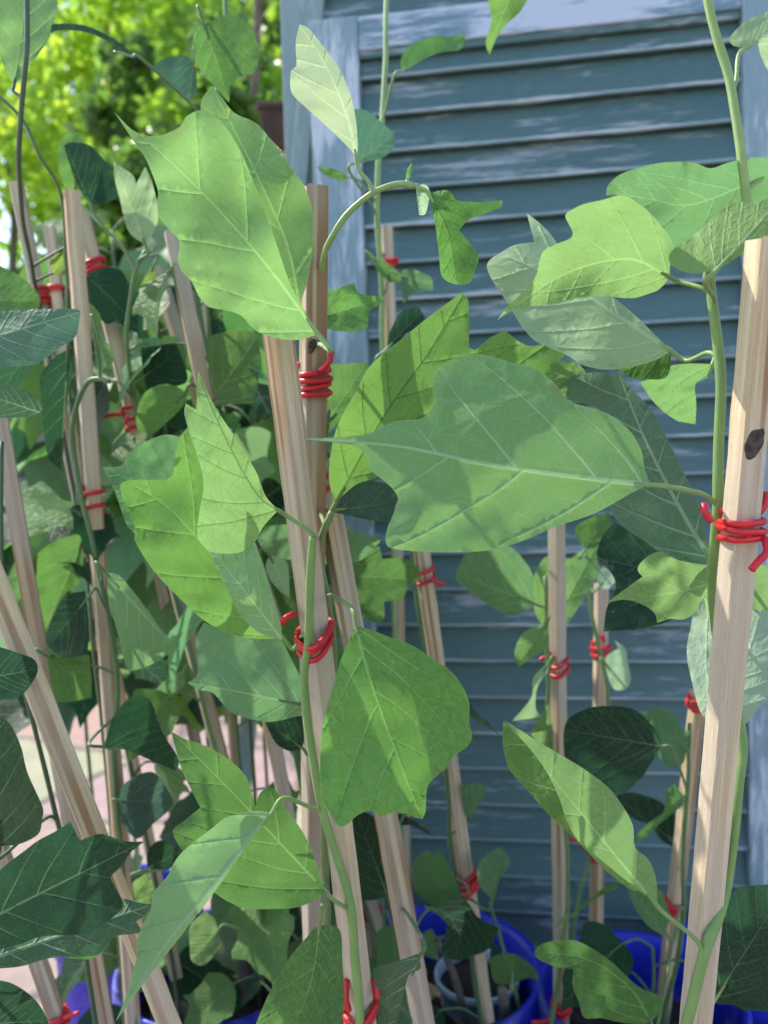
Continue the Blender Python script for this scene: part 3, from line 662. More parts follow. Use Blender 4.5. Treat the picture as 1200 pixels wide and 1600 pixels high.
def leaf(pl, tone, side, d0, out, base, tip, tx=None, ty=None, fold=None, arch=None, mid=None, pet=True, label=None, petc=None, wav=.022, curl=0, attach=None, vc=None, vn=None, quilt=.75):
    """a leaf blade: outline and midrib, at its own distance d0, tilted (tx, ty), folded along the rib, arched along its length"""
    global NLEAF; NLEAF += 1
    rs = random.Random(NLEAF*31)
    pts = poly(out)
    cx = sum(p[0] for p in pts)/len(pts); cy = sum(p[1] for p in pts)/len(pts)
    if tx is None: tx = rs.uniform(-.45, .45)
    if ty is None: ty = rs.uniform(-.25, .5)
    if fold is None: fold = rs.uniform(.08, .35)*(-1 if side == 't' else 1)
    if arch is None: arch = rs.uniform(.1, .5)
    ex = max(p[0] for p in pts)-min(p[0] for p in pts); ey = max(p[1] for p in pts)-min(p[1] for p in pts)
    area_step = max(3.5, min(11, math.sqrt(ex*ey)/30))
    ring = resample_closed(pts, area_step*.9)
    rib = [np.array(p, float) for p in smooth_path([base]+list(mid or [])+[tip], 10)]
    cum = [0.]
    for i in range(len(rib)-1): cum.append(cum[-1]+np.linalg.norm(rib[i+1]-rib[i]))
    Lp = cum[-1]
    def pq(v):
        best = (1e9, 0, 0)
        for i in range(len(rib)-1):
            a = rib[i]; e = rib[i+1]-a; l2 = e@e; t = ((v-a)@e)/l2
            tc = min(max(t, 0 if i else -9), 1 if i < len(rib)-2 else 9); f = a+e*tc; dd = np.linalg.norm(v-f)
            if dd < best[0]:
                cr = e[0]*(v-a)[1]-e[1]*(v-a)[0]
                best = (dd, (cum[i]+tc*math.sqrt(l2))/Lp, math.copysign(dd/Lp, cr))
        return best[1], best[2]
    # interior grid
    vin = [Vector(p) for p in ring]; nr = len(vin)
    s = area_step; x0 = min(p[0] for p in pts); y0 = min(p[1] for p in pts)
    rp = np.array([list(p) for p in ring])
    def inside(x, y):
        xi, yi = rp[:, 0], rp[:, 1]; xj, yj = np.roll(xi, 1), np.roll(yi, 1)
        c_ = ((yi > y) != (yj > y)); xs = (xj-xi)*(y-yi)/(yj-yi+1e-12)+xi
        return (np.count_nonzero(c_ & (x < xs)) % 2) == 1
    j = 0; yy = y0
    while yy < y0+ey:
        xx = x0+(s/2 if j % 2 else 0)
        while xx < x0+ex:
            if inside(xx, yy) and np.min((rp[:, 0]-xx)**2+(rp[:, 1]-yy)**2) > (s*.55)**2: vin.append(Vector((xx, yy)))
            xx += s
        yy += s*.87; j += 1
    edges = [(i, (i+1) % nr) for i in range(nr)]
    # the vein network: midrib, laterals curving to the margin, finer cross veins; cut into the blade as faces of their own
    m0 = d0/F; thin = min(1.2, max(.5, Lp*m0/.085)); pxm = 1/m0
    if side == 'u': rm, rl, rt = .00105*thin*pxm, .00052*thin*pxm, .00019*thin*pxm
    else: rm, rl, rt = .00062*thin*pxm, .00033*thin*pxm, .00015*thin*pxm
    dia = math.sqrt(ex*ey)
    lines = []
    def edge_d(v): return math.sqrt(np.min((rp[:, 0]-v[0])**2+(rp[:, 1]-v[1])**2))
    def add_line(pth, r0, r1, stop=None):
        k0 = 0
        while k0 < len(pth) and not inside(*pth[k0]): k0 += 1
        out_ = []
        for i in range(k0, len(pth)):
            if not inside(*pth[i]): break
            out_.append(pth[i])
            if stop and i > len(pth)*.25 and edge_d(pth[i]) < stop: break
        if len(out_) < 3: return None
        n_ = len(out_); lines.append([(out_[i], r0+(r1-r0)*i/(n_-1)) for i in range(n_)]); return out_
    def rib_at(p):
        t = min(max(p, 0), .999)*Lp
        i = min(max(int(np.searchsorted(cum, t))-1, 0), len(rib)-2)
        e = rib[min(i+2, len(rib)-1)]-rib[max(i-1, 0)]; e = e/np.linalg.norm(e)
        e0 = rib[i+1]-rib[i]; return rib[i]+e0*((t-cum[i])/max(np.linalg.norm(e0), 1e-6)), e
    add_line([rib_at(i/60*.985)[0] for i in range(61)], rm, rm*.3)
    nl = vn or rs.choice((4, 5, 5)); st = max(2.5, Lp/70)
    starts = [.012]+[.10+(.74/(nl-1))*k for k in range(nl)]
    for sg in (-1, 1):
        for k, p0 in enumerate(starts):
            p0 = p0+rs.uniform(-.02, .02)*(k > 0)+(.035 if sg > 0 and k > 0 else 0)
            v, e = rib_at(p0); th = math.radians((54 if k == 0 else 44)+rs.uniform(-5, 5)); h = math.atan2(e[1], e[0])+sg*th
            tgt = math.atan2(e[1], e[0])+sg*math.radians(8 if k else 14); pth = [v]; hs_ = [h]
            for i in range(int(Lp*.9/st)):
                h += (tgt-h)*.55*st/Lp*(2.0 if k == 0 else 1.3)+rs.uniform(-.035, .035)
                v = v+st*np.array([math.cos(h), math.sin(h)]); pth.append(v); hs_.append(h)
            res = add_line(pth, rl*(1 if k < 3 else .8), rl*.3, 2.5+.01*dia)
            if res and Lp*m0 > .03 and d0 < .56:
                stp = max(4, int(.075*Lp/st))
                for u in range(stp//2+1, len(res)-2, stp):
                    for dr_ in (-1, 1):
                        h2 = hs_[u]+sg*dr_*math.radians(rs.uniform(52, 80)); v2 = res[u]; q2 = [v2]
                        for i in range(int(Lp*rs.uniform(.05, .12)/2.5)+2):
                            h2 += rs.uniform(-.22, .22)-sg*dr_*.03; v2 = v2+2.5*np.array([math.cos(h2), math.sin(h2)]); q2.append(v2)
                        add_line(q2, rt, rt*.5, 3)
    segs = []
    for ln in lines:
        big = ln[0][1] > .9*min(rl*.8, rm); prevL = prevR = prevC = None
        for i, (v, w_) in enumerate(ln):
            w_ = max(w_, .28)
            a_ = ln[max(i-1, 0)][0]; b_ = ln[min(i+1, len(ln)-1)][0]; t_ = (b_-a_)/(np.linalg.norm(b_-a_)+1e-9); n_ = np.array([-t_[1], t_[0]])
            iL = len(vin); vin.append(Vector(v+n_*w_)); vin.append(Vector(v-n_*w_))
            if big: vin.append(Vector(v))
            if prevL is not None:
                edges.append((prevL, iL)); edges.append((prevL+1, iL+1))
                if big: edges.append((prevL+2, iL+2))
                segs.append((*ln[i-1][0], *v, w_, 1. if big else 0.))
            prevL = iL
    segs = np.array(segs) if segs else np.zeros((0, 6))
    def vein_near(X, lim=1.04, only_big=False):
        """per point: distance to the nearest vein centre over its half width"""
        X = np.asarray(X); best = np.full(len(X), 9.)
        S_ = segs[segs[:, 5] > .5] if only_big else segs
        for a_ in range(0, len(X), 4000):
            Q = X[a_:a_+4000, None, :]; A_ = S_[None, :, 0:2]; E_ = S_[None, :, 2:4]-A_
            t_ = np.clip(((Q-A_)*E_).sum(2)/((E_**2).sum(2)+1e-9), 0, 1)
            dd_ = np.sqrt(((Q-A_-E_*t_[:, :, None])**2).sum(2))/S_[None, :, 4]
            if dd_.shape[1]: best[a_:a_+4000] = dd_.min(1)
        return best
    vo, _, fo_, *_r = delaunay_2d_cdt(vin, edges, [], 1, 1e-3)
    nearV = vein_near([(v.x, v.y) for v in vo], only_big=True)
    sd = rs.uniform(0, 50); V = []; UV = []
    bx, by = base
    def depth(x, y, p, q):
        m = d0/F
        dz = tx*(x-cx)*m+ty*(y-cy)*m
        Lm = Lp*m; aq = abs(q)
        dz += fold*(math.sqrt(aq*aq+.0016)-.04)*Lm
        dz += arch*(p-.3)**2*Lm*.6
        s1 = p-aq*.95-.3*aq*aq
        pk = abs(math.sin(math.pi*(s1+.028*(1 if q > 0 else -1))/.21))
        dz += (-.010 if side == 't' else .010)*Lm*pk*min(1, aq*6)*quilt
        dz += wav*Lm*noise.noise(Vector((p*3.2+sd, q*3.2, 0)))*2
        dz += wav*Lm*noise.noise(Vector((p*9+sd, q*9, 3)))*.6*min(1, aq*4)
        dz += curl*(max(0, aq-.2)**2)*Lm
        ed_ = edge_d((x, y)); dz += .030*Lm*noise.noise(Vector((x/Lp*5.5+sd, y/Lp*5.5, 7)))*math.exp(-ed_/(.07*Lp))
        return d0+dz
    for vi_, v in enumerate(vo):
        p, q = pq(np.array([v.x, v.y])); rz = max(0., 1-nearV[vi_]*1.6)*(-.00045 if side == 'u' else .0002)*thin
        V.append(P(v.x, v.y, depth(v.x, v.y, p, q)+rz)); UV.append((p, q if side == 't' else q))
    Fc = []
    for f in fo_:
        a, b_, c = vo[f[0]], vo[f[1]], vo[f[2]]
        cr = (b_-a).cross(c-a) if False else (b_.x-a.x)*(c.y-a.y)-(b_.y-a.y)*(c.x-a.x)
        # image y runs down: cr<0 -> faces camera
        if (cr > 0) == (side == 't'): f = list(f)[::-1]
        Fc.append(tuple(f))
    cen = [((vo[f[0]].x+vo[f[1]].x+vo[f[2]].x)/3, (vo[f[0]].y+vo[f[1]].y+vo[f[2]].y)/3) for f in fo_]
    FM = [1 if db_ < 1. else (2 if d_ < 1. else 0) for d_, db_ in zip(vein_near(cen), vein_near(cen, only_big=True))]
    L = plants[pl]; root = L['root']
    o = mesh_obj('leaf', [v-L['base'] for v in V], Fc, [M_blade, M_veinface, M_fineface], uv=UV, fm=FM); o.parent = root
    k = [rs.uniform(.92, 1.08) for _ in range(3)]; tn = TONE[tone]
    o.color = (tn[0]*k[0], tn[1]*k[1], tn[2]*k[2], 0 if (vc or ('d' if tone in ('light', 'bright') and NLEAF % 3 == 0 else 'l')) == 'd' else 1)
    ra = o.data.attributes.new('rim', 'FLOAT', 'POINT'); ra.data.foreach_set('value', [edge_d((v.x, v.y))/Lp for v in vo])
    if label: o['label'] = label
    L['n'] += 1
    if pet:
        bp = P(bx, by, depth(bx, by, 0, 0)); r1 = rib[2]; ins = P(r1[0], r1[1], depth(r1[0], r1[1], .05, 0))
        dirv = (bp-ins).normalized()
        if attach: tgt = min(L['pts'], key=lambda v: (v-P(*attach)).length)
        else: tgt = min(L['pts'], key=lambda v: (v-bp).length+max(0, v.z-bp.z+.012)*1.2)
        D = (tgt-bp).length
        if D > .002:
            q = smooth_path([ins, bp, bp+dirv*min(D*.3, .010), tgt+(bp-tgt)*.22+Vector((0, 0, .06*D)), tgt], 6)
            q = [Vector(v) for v in q]; n = len(q); pr_ = .0012 if d0 < .5 else .0011
            V2, F2 = tube(q, [pr_*(.55+.45*min(1, i/6)+.9*max(0, (i-n+4)/4)**2) for i in range(n)], 8)
            po = mesh_obj('petiole', [v-L['base'] for v in V2], F2, M_stem); po.parent = o
            po.color = c4(petc or L['cols'])
    return o
# ---- the big leaves of the front plants
leaf('B', 'light', 't', .388, "313,175 318,150 333,135 347,153 367,177 400,192 425,220 440,235 455,262 475,290 488,330 490,380 480,440 468,478 440,455 400,400 360,320 320,240", (470, 482), (333, 138), tx=-.3, ty=.1, fold=-.25, pet=False, mid=[(448, 380), (395, 260)], label='right half fold of the big lobed leaf')
leaf('B', 'light', 't', .358, "178,174 207,203 235,213 262,208 283,196 290,183 315,172 345,190 375,235 402,300 428,370 452,440 470,475 497,522 472,530 447,531 420,525 397,515 377,493 350,484 327,480 310,462 300,440 283,423 278,400 281,378 263,357 246,333 247,300 230,253 213,227", (497, 522), (180, 176), tx=.25, ty=.1, attach=(500, 560, .485), fold=-.2, mid=[(405, 400), (300, 285)], wav=.035, vc='l', quilt=1.5, label='big lobed leaf, lit through')
leaf('B', 'pale', 'u', .40, "468,38 462,67 463,103 455,110 455,143 477,167 510,197 547,233 557,247 559,230 556,187 547,147 530,107 503,70 482,44", (557, 247), (468, 40), tx=.9, ty=.1, fold=.1, mid=[(540, 175), (505, 95)], label='pale folded leaf')
leaf('C', 'blue', 't', .60, "552,170 573,173 595,190 610,203 617,213 613,233 597,247 577,252 560,256 556,235 550,200", (560, 254), (613, 212), tx=.6, label='dark bluish leaf')
leaf('C', 'bright', 't', .66, "633,110 627,107 627,90 640,72 667,60 687,55 700,58 727,52 725,66 718,78 690,82 660,93 645,104", (629, 110), (725, 56), tx=.2, ty=-.8)
leaf('B', 'bright', 't', .42, "672,307 693,297 706,302 714,313 750,316 785,313 783,323 758,334 733,343 717,360 735,380 748,402 741,425 732,443 707,443 690,430 686,400 680,350", (672, 307), (715, 440), tx=-.3, ty=.3, fold=-.5, mid=[(700, 360)])
leaf('B', 'white', 'u', .42, "650,293 656,289 664,288 671,297 670,315 664,335 655,336 653,318", (652, 292), (660, 335), label='tiny unopened tip leaf')
leaf('B', 'cool', 't', .42, "634,278 636,265 643,254 645,262 642,275 637,284", (636, 284), (643, 255))
leaf('C', 'mid', 't', .66, "495,260 517,263 535,269 543,275 537,283 520,279 503,270", (543, 276), (496, 261), attach=(590, 312, .7))
leaf('C', 'bright', 't', .62, "765,-50 800,-60 840,-30 815,15 793,37 776,60 765,86 759,66 768,32 764,10", (815, -50), (763, 84), tx=.3, attach=(603, -50, .7))
leaf('R', 'pale', 'u', .42, "823,333 848,353 870,380 893,430 925,448 960,466 1000,500 1047,547 1030,560 1000,570 970,576 940,577 910,570 883,553 855,542 833,530 815,510 803,490 785,462 765,430 762,410 782,395 804,383 835,378", (1047, 547), (790, 400), tx=-.3, ty=-.3, fold=.35, mid=[(960, 490), (870, 435)], attach=(1122, 565, .37), label='pale underside of a large leaf')
leaf('R', 'mid', 't', .425, "965,575 990,565 1020,555 1047,548 1048,570 1040,590 1013,593 987,590", (1047, 550), (975, 580), pet=False, label='curled edge showing its top face')
leaf('R', 'light', 't', .365, "943,312 973,305 1000,320 1018,335 1033,353 1046,370 1053,390 1047,415 1045,434 1030,452 1013,459 987,466 940,463 900,466 867,475 833,478 800,485 777,500 792,480 818,455 838,430 847,395 868,382 890,373 895,363 883,337 895,327 912,319", (1045, 432), (778, 499), tx=.25, ty=.5, fold=-.3, mid=[(980, 405), (880, 430)])
leaf('R2', 'cool', 't', .47, "947,305 950,290 970,272 1013,258 1050,253 1083,254 1110,263 1135,255 1163,248 1185,246 1215,247 1215,300 1180,320 1130,350 1085,385 1050,390 1030,350 1000,320 970,306", (1175, 285), (950, 300), tx=.2, ty=.8, fold=-.3, mid=[(1080, 320), (1010, 310)])
leaf('R', 'olive', 'u', .355, "1050,415 1047,395 1080,370 1110,345 1147,315 1175,318 1215,305 1215,372 1185,385 1160,397 1135,413 1110,423 1080,427", (1118, 424), (1230, 300), tx=-.3, ty=-.6, fold=.2)
leaf('R', 'light', 't', .45, "1000,597 1020,590 1047,572 1080,568 1113,569 1108,588 1087,600 1088,630 1087,663 1070,660 1057,657 1033,640 1015,620", (1113, 570), (1084, 660), tx=.2, ty=.3)
leaf('R', 'central', 'u', .345, "475,686 527,683 553,681 577,677 607,662 633,656 657,655 670,644 680,622 675,602 680,583 700,565 720,556 760,555 800,567 833,573 867,600 890,627 933,640 960,653 987,677 1003,707 1007,733 1016,756 987,770 947,793 917,807 867,823 830,840 793,853 753,861 700,863 660,862 633,860 605,853 604,830 613,807 623,782 613,763 592,745 577,733 576,717 560,700 540,694", (1010, 757), (476, 686), tx=.12, ty=-.25, fold=.2, mid=[(900, 745), (760, 725), (620, 697)], arch=.3, vn=4, label='huge central leaf, underside with pale raised veins')
leaf('A2', 'bright', 't', .44, "523,788 514,745 520,690 533,653 557,610 577,573 607,547 660,503 700,473 722,457 731,466 733,500 733,543 742,547 767,527 790,518 805,530 830,541 865,532 890,527 897,533 893,547 867,567 820,610 740,660 660,700 590,745 560,755 538,772", (523, 788), (724, 460), tx=.3, ty=.3, fold=-.15, mid=[(600, 650), (670, 550)])
leaf('R', 'light', 't', .46, "845,600 855,572 885,563 905,570 918,590 905,610 885,630 860,615", (910, 600), (850, 575), pet=False)
leaf('R', 'blue', 'u', .435, "878,600 893,588 933,582 963,588 963,574 980,600 1017,640 1050,700 1077,757 1094,793 1107,857 1108,880 1087,880 1060,874 1033,863 1000,840 957,803 965,770 980,740 985,700 960,655 920,632 890,625", (1109, 872), (963, 576), tx=-.5, ty=.2, fold=.3, mid=[(1060, 790), (1005, 680)], attach=(1114, 880, .39))
leaf('R', 'dark', 't', .50, "933,873 940,840 960,815 1000,840 1060,870 1075,900 1060,950 1047,970 1020,978 1000,983 970,985 943,987 948,950 962,920 955,895", (1075, 905), (936, 872), tx=.3)
leaf('R2', 'light', 't', .435, "947,943 960,933 987,913 1004,901 996,890 1005,875 1030,862 1060,875 1107,883 1150,878 1215,886 1215,955 1170,950 1130,930 1100,935 1085,958 1067,968 1047,967 1027,973 1022,957 1000,943 973,937", (1130, 905), (948, 942), tx=.1, ty=.6, fold=-.25, mid=[(1060, 925)], attach=(1160, 960, .49))
leaf('R2', 'white', 'u', .455, "1087,930 1107,915 1130,925 1177,950 1215,942 1215,1080 1190,1100 1163,1133 1130,1135 1097,1117 1080,1060 1073,1017 1080,975", (1120, 1110), (1190, 950), tx=-.2, ty=-.5, fold=.2, mid=[(1165, 1030)], attach=(1125, 1150, .49))
leaf('F', 'light', 't', .70, "832,907 853,870 890,873 905,862 937,850 933,877 937,890 923,917 900,955 883,977 857,990 837,960 833,930", (860, 988), (930, 860), tx=.2)
leaf('G', 'bright', 't', .62, "900,823 925,808 953,800 952,827 940,850 915,857 902,840", (915, 857), (950, 803))
leaf('G', 'white', 'u', .72, "933,903 943,884 963,887 965,903 950,920 937,916", (938, 915), (962, 892), label='pale rounded young leaf')
leaf('F', 'cool', 't', .61, "712,903 727,867 755,858 793,853 820,877 833,903 832,947 820,953 797,962 760,943 733,923", (832, 942), (716, 898), tx=.3, ty=.3, attach=(852, 960, .65))
leaf('F', 'light', 't', .62, "807,1007 820,987 843,977 856,990 853,1013 833,1027 810,1042 804,1025", (848, 980), (811, 1038))
leaf('F', 'pale', 'u', .62, "800,1127 830,1090 833,1060 853,1037 856,1050 840,1073 837,1107 847,1120 820,1124", (855, 1040), (803, 1126), fold=.5)
leaf('F', 'light', 't', .62, "830,1147 843,1120 857,1100 863,1133 865,1173 850,1165", (860, 1172), (856, 1104))
leaf('G', 'white', 'u', .72, "947,1027 967,1013 960,1000 977,1013 980,1030 985,1063 977,1077 960,1077 950,1057", (949, 1040), (978, 1072), fold=.4)
leaf('H', 'dark', 't', .57, "883,1132 907,1111 943,1103 987,1107 1013,1127 1030,1150 1030,1173 1017,1193 1000,1218 970,1240 925,1228 890,1215 882,1185", (1032, 1166), (884, 1140), tx=.25, ty=.2, fold=-.15, attach=(1072, 1230, .66))
leaf('H', 'cool', 't', .63, "1002,1113 1033,1107 1057,1120 1063,1137 1077,1143 1067,1193 1040,1197 1025,1170", (1066, 1165), (1004, 1115), tx=.2)
leaf('R', 'mid', 't', .375, "786,1126 800,1140 830,1170 855,1205 874,1245 888,1285 907,1315 930,1336 965,1365 1000,1392 985,1390 943,1357 920,1333 890,1303 860,1276 833,1245 812,1222 795,1200 786,1165", (1020, 1408), (787, 1127), tx=-.9, ty=.3, mid=[(940, 1330), (860, 1200)], pet=False, fold=0, label='shaded fold of the long blade')
leaf('R', 'light', 't', .37, "787,1125 801,1133 835,1155 870,1176 910,1200 950,1230 973,1260 989,1290 992,1323 1013,1343 1025,1373 1027,1410 1000,1393 965,1370 930,1340 907,1318 888,1288 874,1248 855,1208 830,1172 803,1143", (1023, 1410), (788, 1126), tx=.35, ty=.2, mid=[(960, 1335), (875, 1230)], fold=-.1, attach=(1098, 1490, .405), label='long light blade, lit along its edge')
leaf('H', 'mid', 't', .50, "835,1490 843,1477 867,1470 900,1470 933,1487 960,1507 987,1533 1007,1547 1033,1557 1036,1571 1017,1597 1000,1600 967,1597 940,1591 913,1590 905,1567 895,1540 896,1514 867,1510 843,1500", (1018, 1598), (836, 1488), tx=.2, ty=.3, fold=-.2, mid=[(985, 1545), (920, 1500)])
leaf('R2', 'dark', 't', .46, "1117,1563 1115,1493 1127,1440 1150,1390 1180,1383 1215,1382 1215,1580 1170,1578 1145,1570", (1118, 1560), (1220, 1400), tx=.3, ty=.3, attach=(1102, 1600, .52))
leaf('H', 'dark', 't', .72, "960,1243 987,1238 1027,1250 1045,1265 1057,1277 1063,1300 1057,1327 1033,1313 1017,1290 987,1277", (1060, 1320), (962, 1244))
leaf('H', 'mid', 't', .64, "993,1307 1017,1283 1037,1267 1040,1240 1053,1225 1067,1243 1067,1257 1043,1277 1017,1300 997,1318", (1066, 1248), (994, 1314))
leaf('H', 'cool', 't', .65, "980,1387 1010,1380 1033,1393 1043,1417 1047,1433 1037,1463 1013,1447 993,1420", (1042, 1460), (984, 1388))
leaf('F', 'mid', 't', .66, "880,1440 910,1413 943,1387 970,1377 967,1387 933,1403 900,1427", (882, 1438), (968, 1380))
leaf('V', 'mid', 't', .65, "767,1500 785,1490 805,1491 823,1502 838,1518 843,1533 825,1528 800,1537 773,1534", (800, 1525), (803, 1490))
leaf('A2', 'bright', 't', .375, "555,978 573,982 613,997 647,1010 677,1030 703,1047 723,1073 733,1100 733,1130 738,1150 730,1167 707,1183 698,1200 677,1217 667,1233 665,1267 660,1280 647,1277 630,1270 608,1271 597,1277 583,1268 570,1268 553,1278 543,1288 530,1292 517,1273 503,1250 500,1210 502,1147 510,1107 523,1063 533,1030 547,997", (556, 978), (659, 1279), tx=.12, ty=-.25, fold=-.22, mid=[(572, 1040), (602, 1130)], attach=(511, 930, .436), wav=.016, vc='l', vn=4, label='round lit leaf with yellow veins')
leaf('A', 'bright', 't', .42, "188,757 200,751 230,750 262,750 270,742 273,720 280,685 293,668 310,690 330,760 350,830 400,900 430,960 442,997 400,998 360,990 320,970 283,937 247,900 227,873 210,843 212,830 206,808 200,797 190,772", (442, 995), (200, 752), tx=.3, ty=.2, fold=-.2, mid=[(360, 900), (270, 800)], attach=(482, 1005, .418))
leaf('A', 'light', 't', .38, "310,580 308,607 307,640 290,630 288,647 300,687 313,727 318,760 312,797 308,833 315,850 330,862 350,865 375,863 397,848 412,822 435,797 415,775 400,737 367,683 333,630", (436, 798), (309, 584), tx=.5, ty=.2, fold=-.1, mid=[(400, 770), (350, 680)], attach=(489, 842, .405), label='pale folded upright leaf')
leaf('A', 'light', 'u', .392, "325,858 345,864 375,861 398,846 412,885 427,935 438,975 441,1000 420,995 397,983 373,957 353,917 337,883", (441, 1000), (335, 862), tx=-.2, ty=.1, pet=False, fold=.1, label='pale hanging fold')
leaf('A', 'cool', 't', .47, "160,730 190,727 207,703 253,680 285,683 290,740 240,790 212,835 198,820 187,790 178,765", (290, 800), (163, 730), tx=.2, pet=False)
leaf('E', 'cool', 'u', .48, "293,1067 307,1057 310,1040 306,1000 318,973 360,985 400,997 437,999 450,1020 467,1053 472,1067 472,1112 453,1122 413,1128 373,1118 357,1110 333,1083 312,1078", (470, 1100), (296, 1066), tx=.2, fold=.2, attach=(560, 1080, .52))
leaf('E', 'dark', 't', .50, "413,1126 440,1122 472,1118 475,1160 465,1172 450,1173 430,1160", (472, 1168), (415, 1128))
leaf('A', 'mid', 't', .425, "507,1391 480,1313 450,1267 433,1237 417,1228 404,1243 399,1262 385,1215 355,1185 320,1165 290,1155 267,1143 277,1180 287,1210 313,1262 285,1285 270,1297 277,1317 300,1350 333,1393 380,1418 433,1420 467,1417 497,1403", (507, 1391), (268, 1145), tx=.3, ty=.1, fold=-.2, mid=[(440, 1320), (350, 1225)], attach=(553, 1430, .452))
leaf('A', 'light', 'u', .372, "425,1270 400,1267 372,1272 350,1279 333,1293 308,1312 283,1333 271,1350 263,1367 250,1382 237,1399 237,1420 226,1440 214,1467 213,1500 207,1517 200,1550 180,1597 196,1576 213,1552 253,1500 300,1440 343,1383 380,1330 402,1300", (424, 1271), (181, 1595), tx=.8, ty=-.1, fold=.15, mid=[(345, 1368), (250, 1488)], attach=(500, 1275, .436), label='long pale hanging leaf, folded')
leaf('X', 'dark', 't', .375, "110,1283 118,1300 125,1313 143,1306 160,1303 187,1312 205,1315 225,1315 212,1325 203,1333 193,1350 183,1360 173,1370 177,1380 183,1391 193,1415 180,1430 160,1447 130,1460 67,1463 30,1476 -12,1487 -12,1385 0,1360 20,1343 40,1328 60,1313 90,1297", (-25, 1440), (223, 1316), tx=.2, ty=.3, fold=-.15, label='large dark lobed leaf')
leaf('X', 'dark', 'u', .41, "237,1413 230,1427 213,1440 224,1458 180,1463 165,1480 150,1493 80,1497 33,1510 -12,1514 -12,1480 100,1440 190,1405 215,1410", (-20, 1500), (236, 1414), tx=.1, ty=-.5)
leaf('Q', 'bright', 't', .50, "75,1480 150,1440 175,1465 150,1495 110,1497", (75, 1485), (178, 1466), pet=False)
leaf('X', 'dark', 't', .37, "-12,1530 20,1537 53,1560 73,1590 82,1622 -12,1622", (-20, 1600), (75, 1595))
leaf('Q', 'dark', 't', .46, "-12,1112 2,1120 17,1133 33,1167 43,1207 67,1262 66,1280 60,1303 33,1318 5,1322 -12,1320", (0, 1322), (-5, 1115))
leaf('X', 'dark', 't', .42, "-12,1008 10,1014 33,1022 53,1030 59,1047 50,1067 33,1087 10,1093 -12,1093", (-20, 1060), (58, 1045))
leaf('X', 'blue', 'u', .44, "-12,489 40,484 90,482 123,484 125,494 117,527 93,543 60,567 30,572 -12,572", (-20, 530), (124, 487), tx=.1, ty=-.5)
leaf('T', 'mid', 't', .62, "-12,410 30,430 60,460 62,480 30,487 -12,485", (-10, 470), (60, 470), pet=False)
leaf('X', 'dark', 'u', .47, "-12,593 27,603 60,623 68,640 53,650 20,653 -12,652", (67, 646), (-12, 620), pet=False)
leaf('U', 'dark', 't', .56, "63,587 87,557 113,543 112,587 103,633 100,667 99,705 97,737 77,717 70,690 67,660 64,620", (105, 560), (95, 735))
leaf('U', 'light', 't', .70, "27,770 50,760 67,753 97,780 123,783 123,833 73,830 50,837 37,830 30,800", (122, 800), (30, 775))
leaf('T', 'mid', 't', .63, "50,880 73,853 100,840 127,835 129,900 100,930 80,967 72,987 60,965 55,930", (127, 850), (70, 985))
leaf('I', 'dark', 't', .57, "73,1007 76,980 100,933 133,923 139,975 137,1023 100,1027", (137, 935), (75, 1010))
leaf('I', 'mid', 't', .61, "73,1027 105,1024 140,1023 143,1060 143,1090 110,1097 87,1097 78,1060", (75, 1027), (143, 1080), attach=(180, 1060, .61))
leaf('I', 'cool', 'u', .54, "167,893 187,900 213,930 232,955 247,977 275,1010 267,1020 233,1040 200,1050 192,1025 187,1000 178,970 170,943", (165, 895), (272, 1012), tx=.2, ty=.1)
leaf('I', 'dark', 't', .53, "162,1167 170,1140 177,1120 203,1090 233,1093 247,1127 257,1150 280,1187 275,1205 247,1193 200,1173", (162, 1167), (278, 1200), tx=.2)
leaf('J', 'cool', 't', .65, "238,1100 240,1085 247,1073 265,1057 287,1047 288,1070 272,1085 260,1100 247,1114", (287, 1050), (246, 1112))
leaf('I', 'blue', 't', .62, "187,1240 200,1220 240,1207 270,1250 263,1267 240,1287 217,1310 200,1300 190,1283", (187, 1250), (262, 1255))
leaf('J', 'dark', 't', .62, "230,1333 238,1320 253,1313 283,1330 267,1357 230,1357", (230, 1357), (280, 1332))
leaf('I', 'light', 't', .67, "200,1387 230,1363 240,1385 233,1413 210,1413", (203, 1410), (235, 1368))
leaf('J', 'light', 't', .64, "297,1447 320,1423 337,1440 340,1480 320,1507 300,1502 296,1475", (338, 1460), (300, 1500))
leaf('A2', 'mid', 't', .40, "498,1447 530,1452 535,1500 538,1560 533,1612 395,1612 420,1553 450,1500 477,1467", (499, 1447), (450, 1640), tx=.2, ty=-.2, fold=-.25, attach=(509, 1400, .5), mid=[(487, 1530)])
leaf('E', 'dark', 'u', .47, "583,1513 620,1502 653,1490 657,1513 640,1522 632,1547 623,1583 610,1612 592,1612 587,1550", (655, 1495), (600, 1640), tx=.3)
leaf('E', 'dark', 't', .58, "550,1262 587,1278 594,1310 600,1350 608,1400 580,1407 563,1403 555,1370 552,1310", (605, 1398), (555, 1265))
leaf('D', 'cool', 't', .66, "720,1227 753,1225 758,1240 745,1262 733,1283 727,1287 724,1260", (729, 1285), (755, 1228))
leaf('D', 'cool', 't', .66, "748,1350 765,1332 783,1323 797,1347 780,1377 773,1407 763,1400 748,1380", (768, 1404), (785, 1325))
leaf('D', 'dark', 't', .62, "697,1453 700,1420 720,1403 735,1415 747,1433 780,1450 763,1483 727,1497 710,1500 690,1488", (728, 1405), (712, 1498))
leaf('B', 'bright', 't', .52, "505,477 510,457 530,450 553,442 560,457 580,462 600,465 590,478 577,487 573,513 550,518 533,518 505,513", (503, 495), (600, 466), tx=.3)
leaf('C', 'dark', 't', .58, "603,547 607,525 613,510 627,487 653,477 665,497 650,512 633,523 615,540", (601, 548), (660, 485), label='dark small leaf')
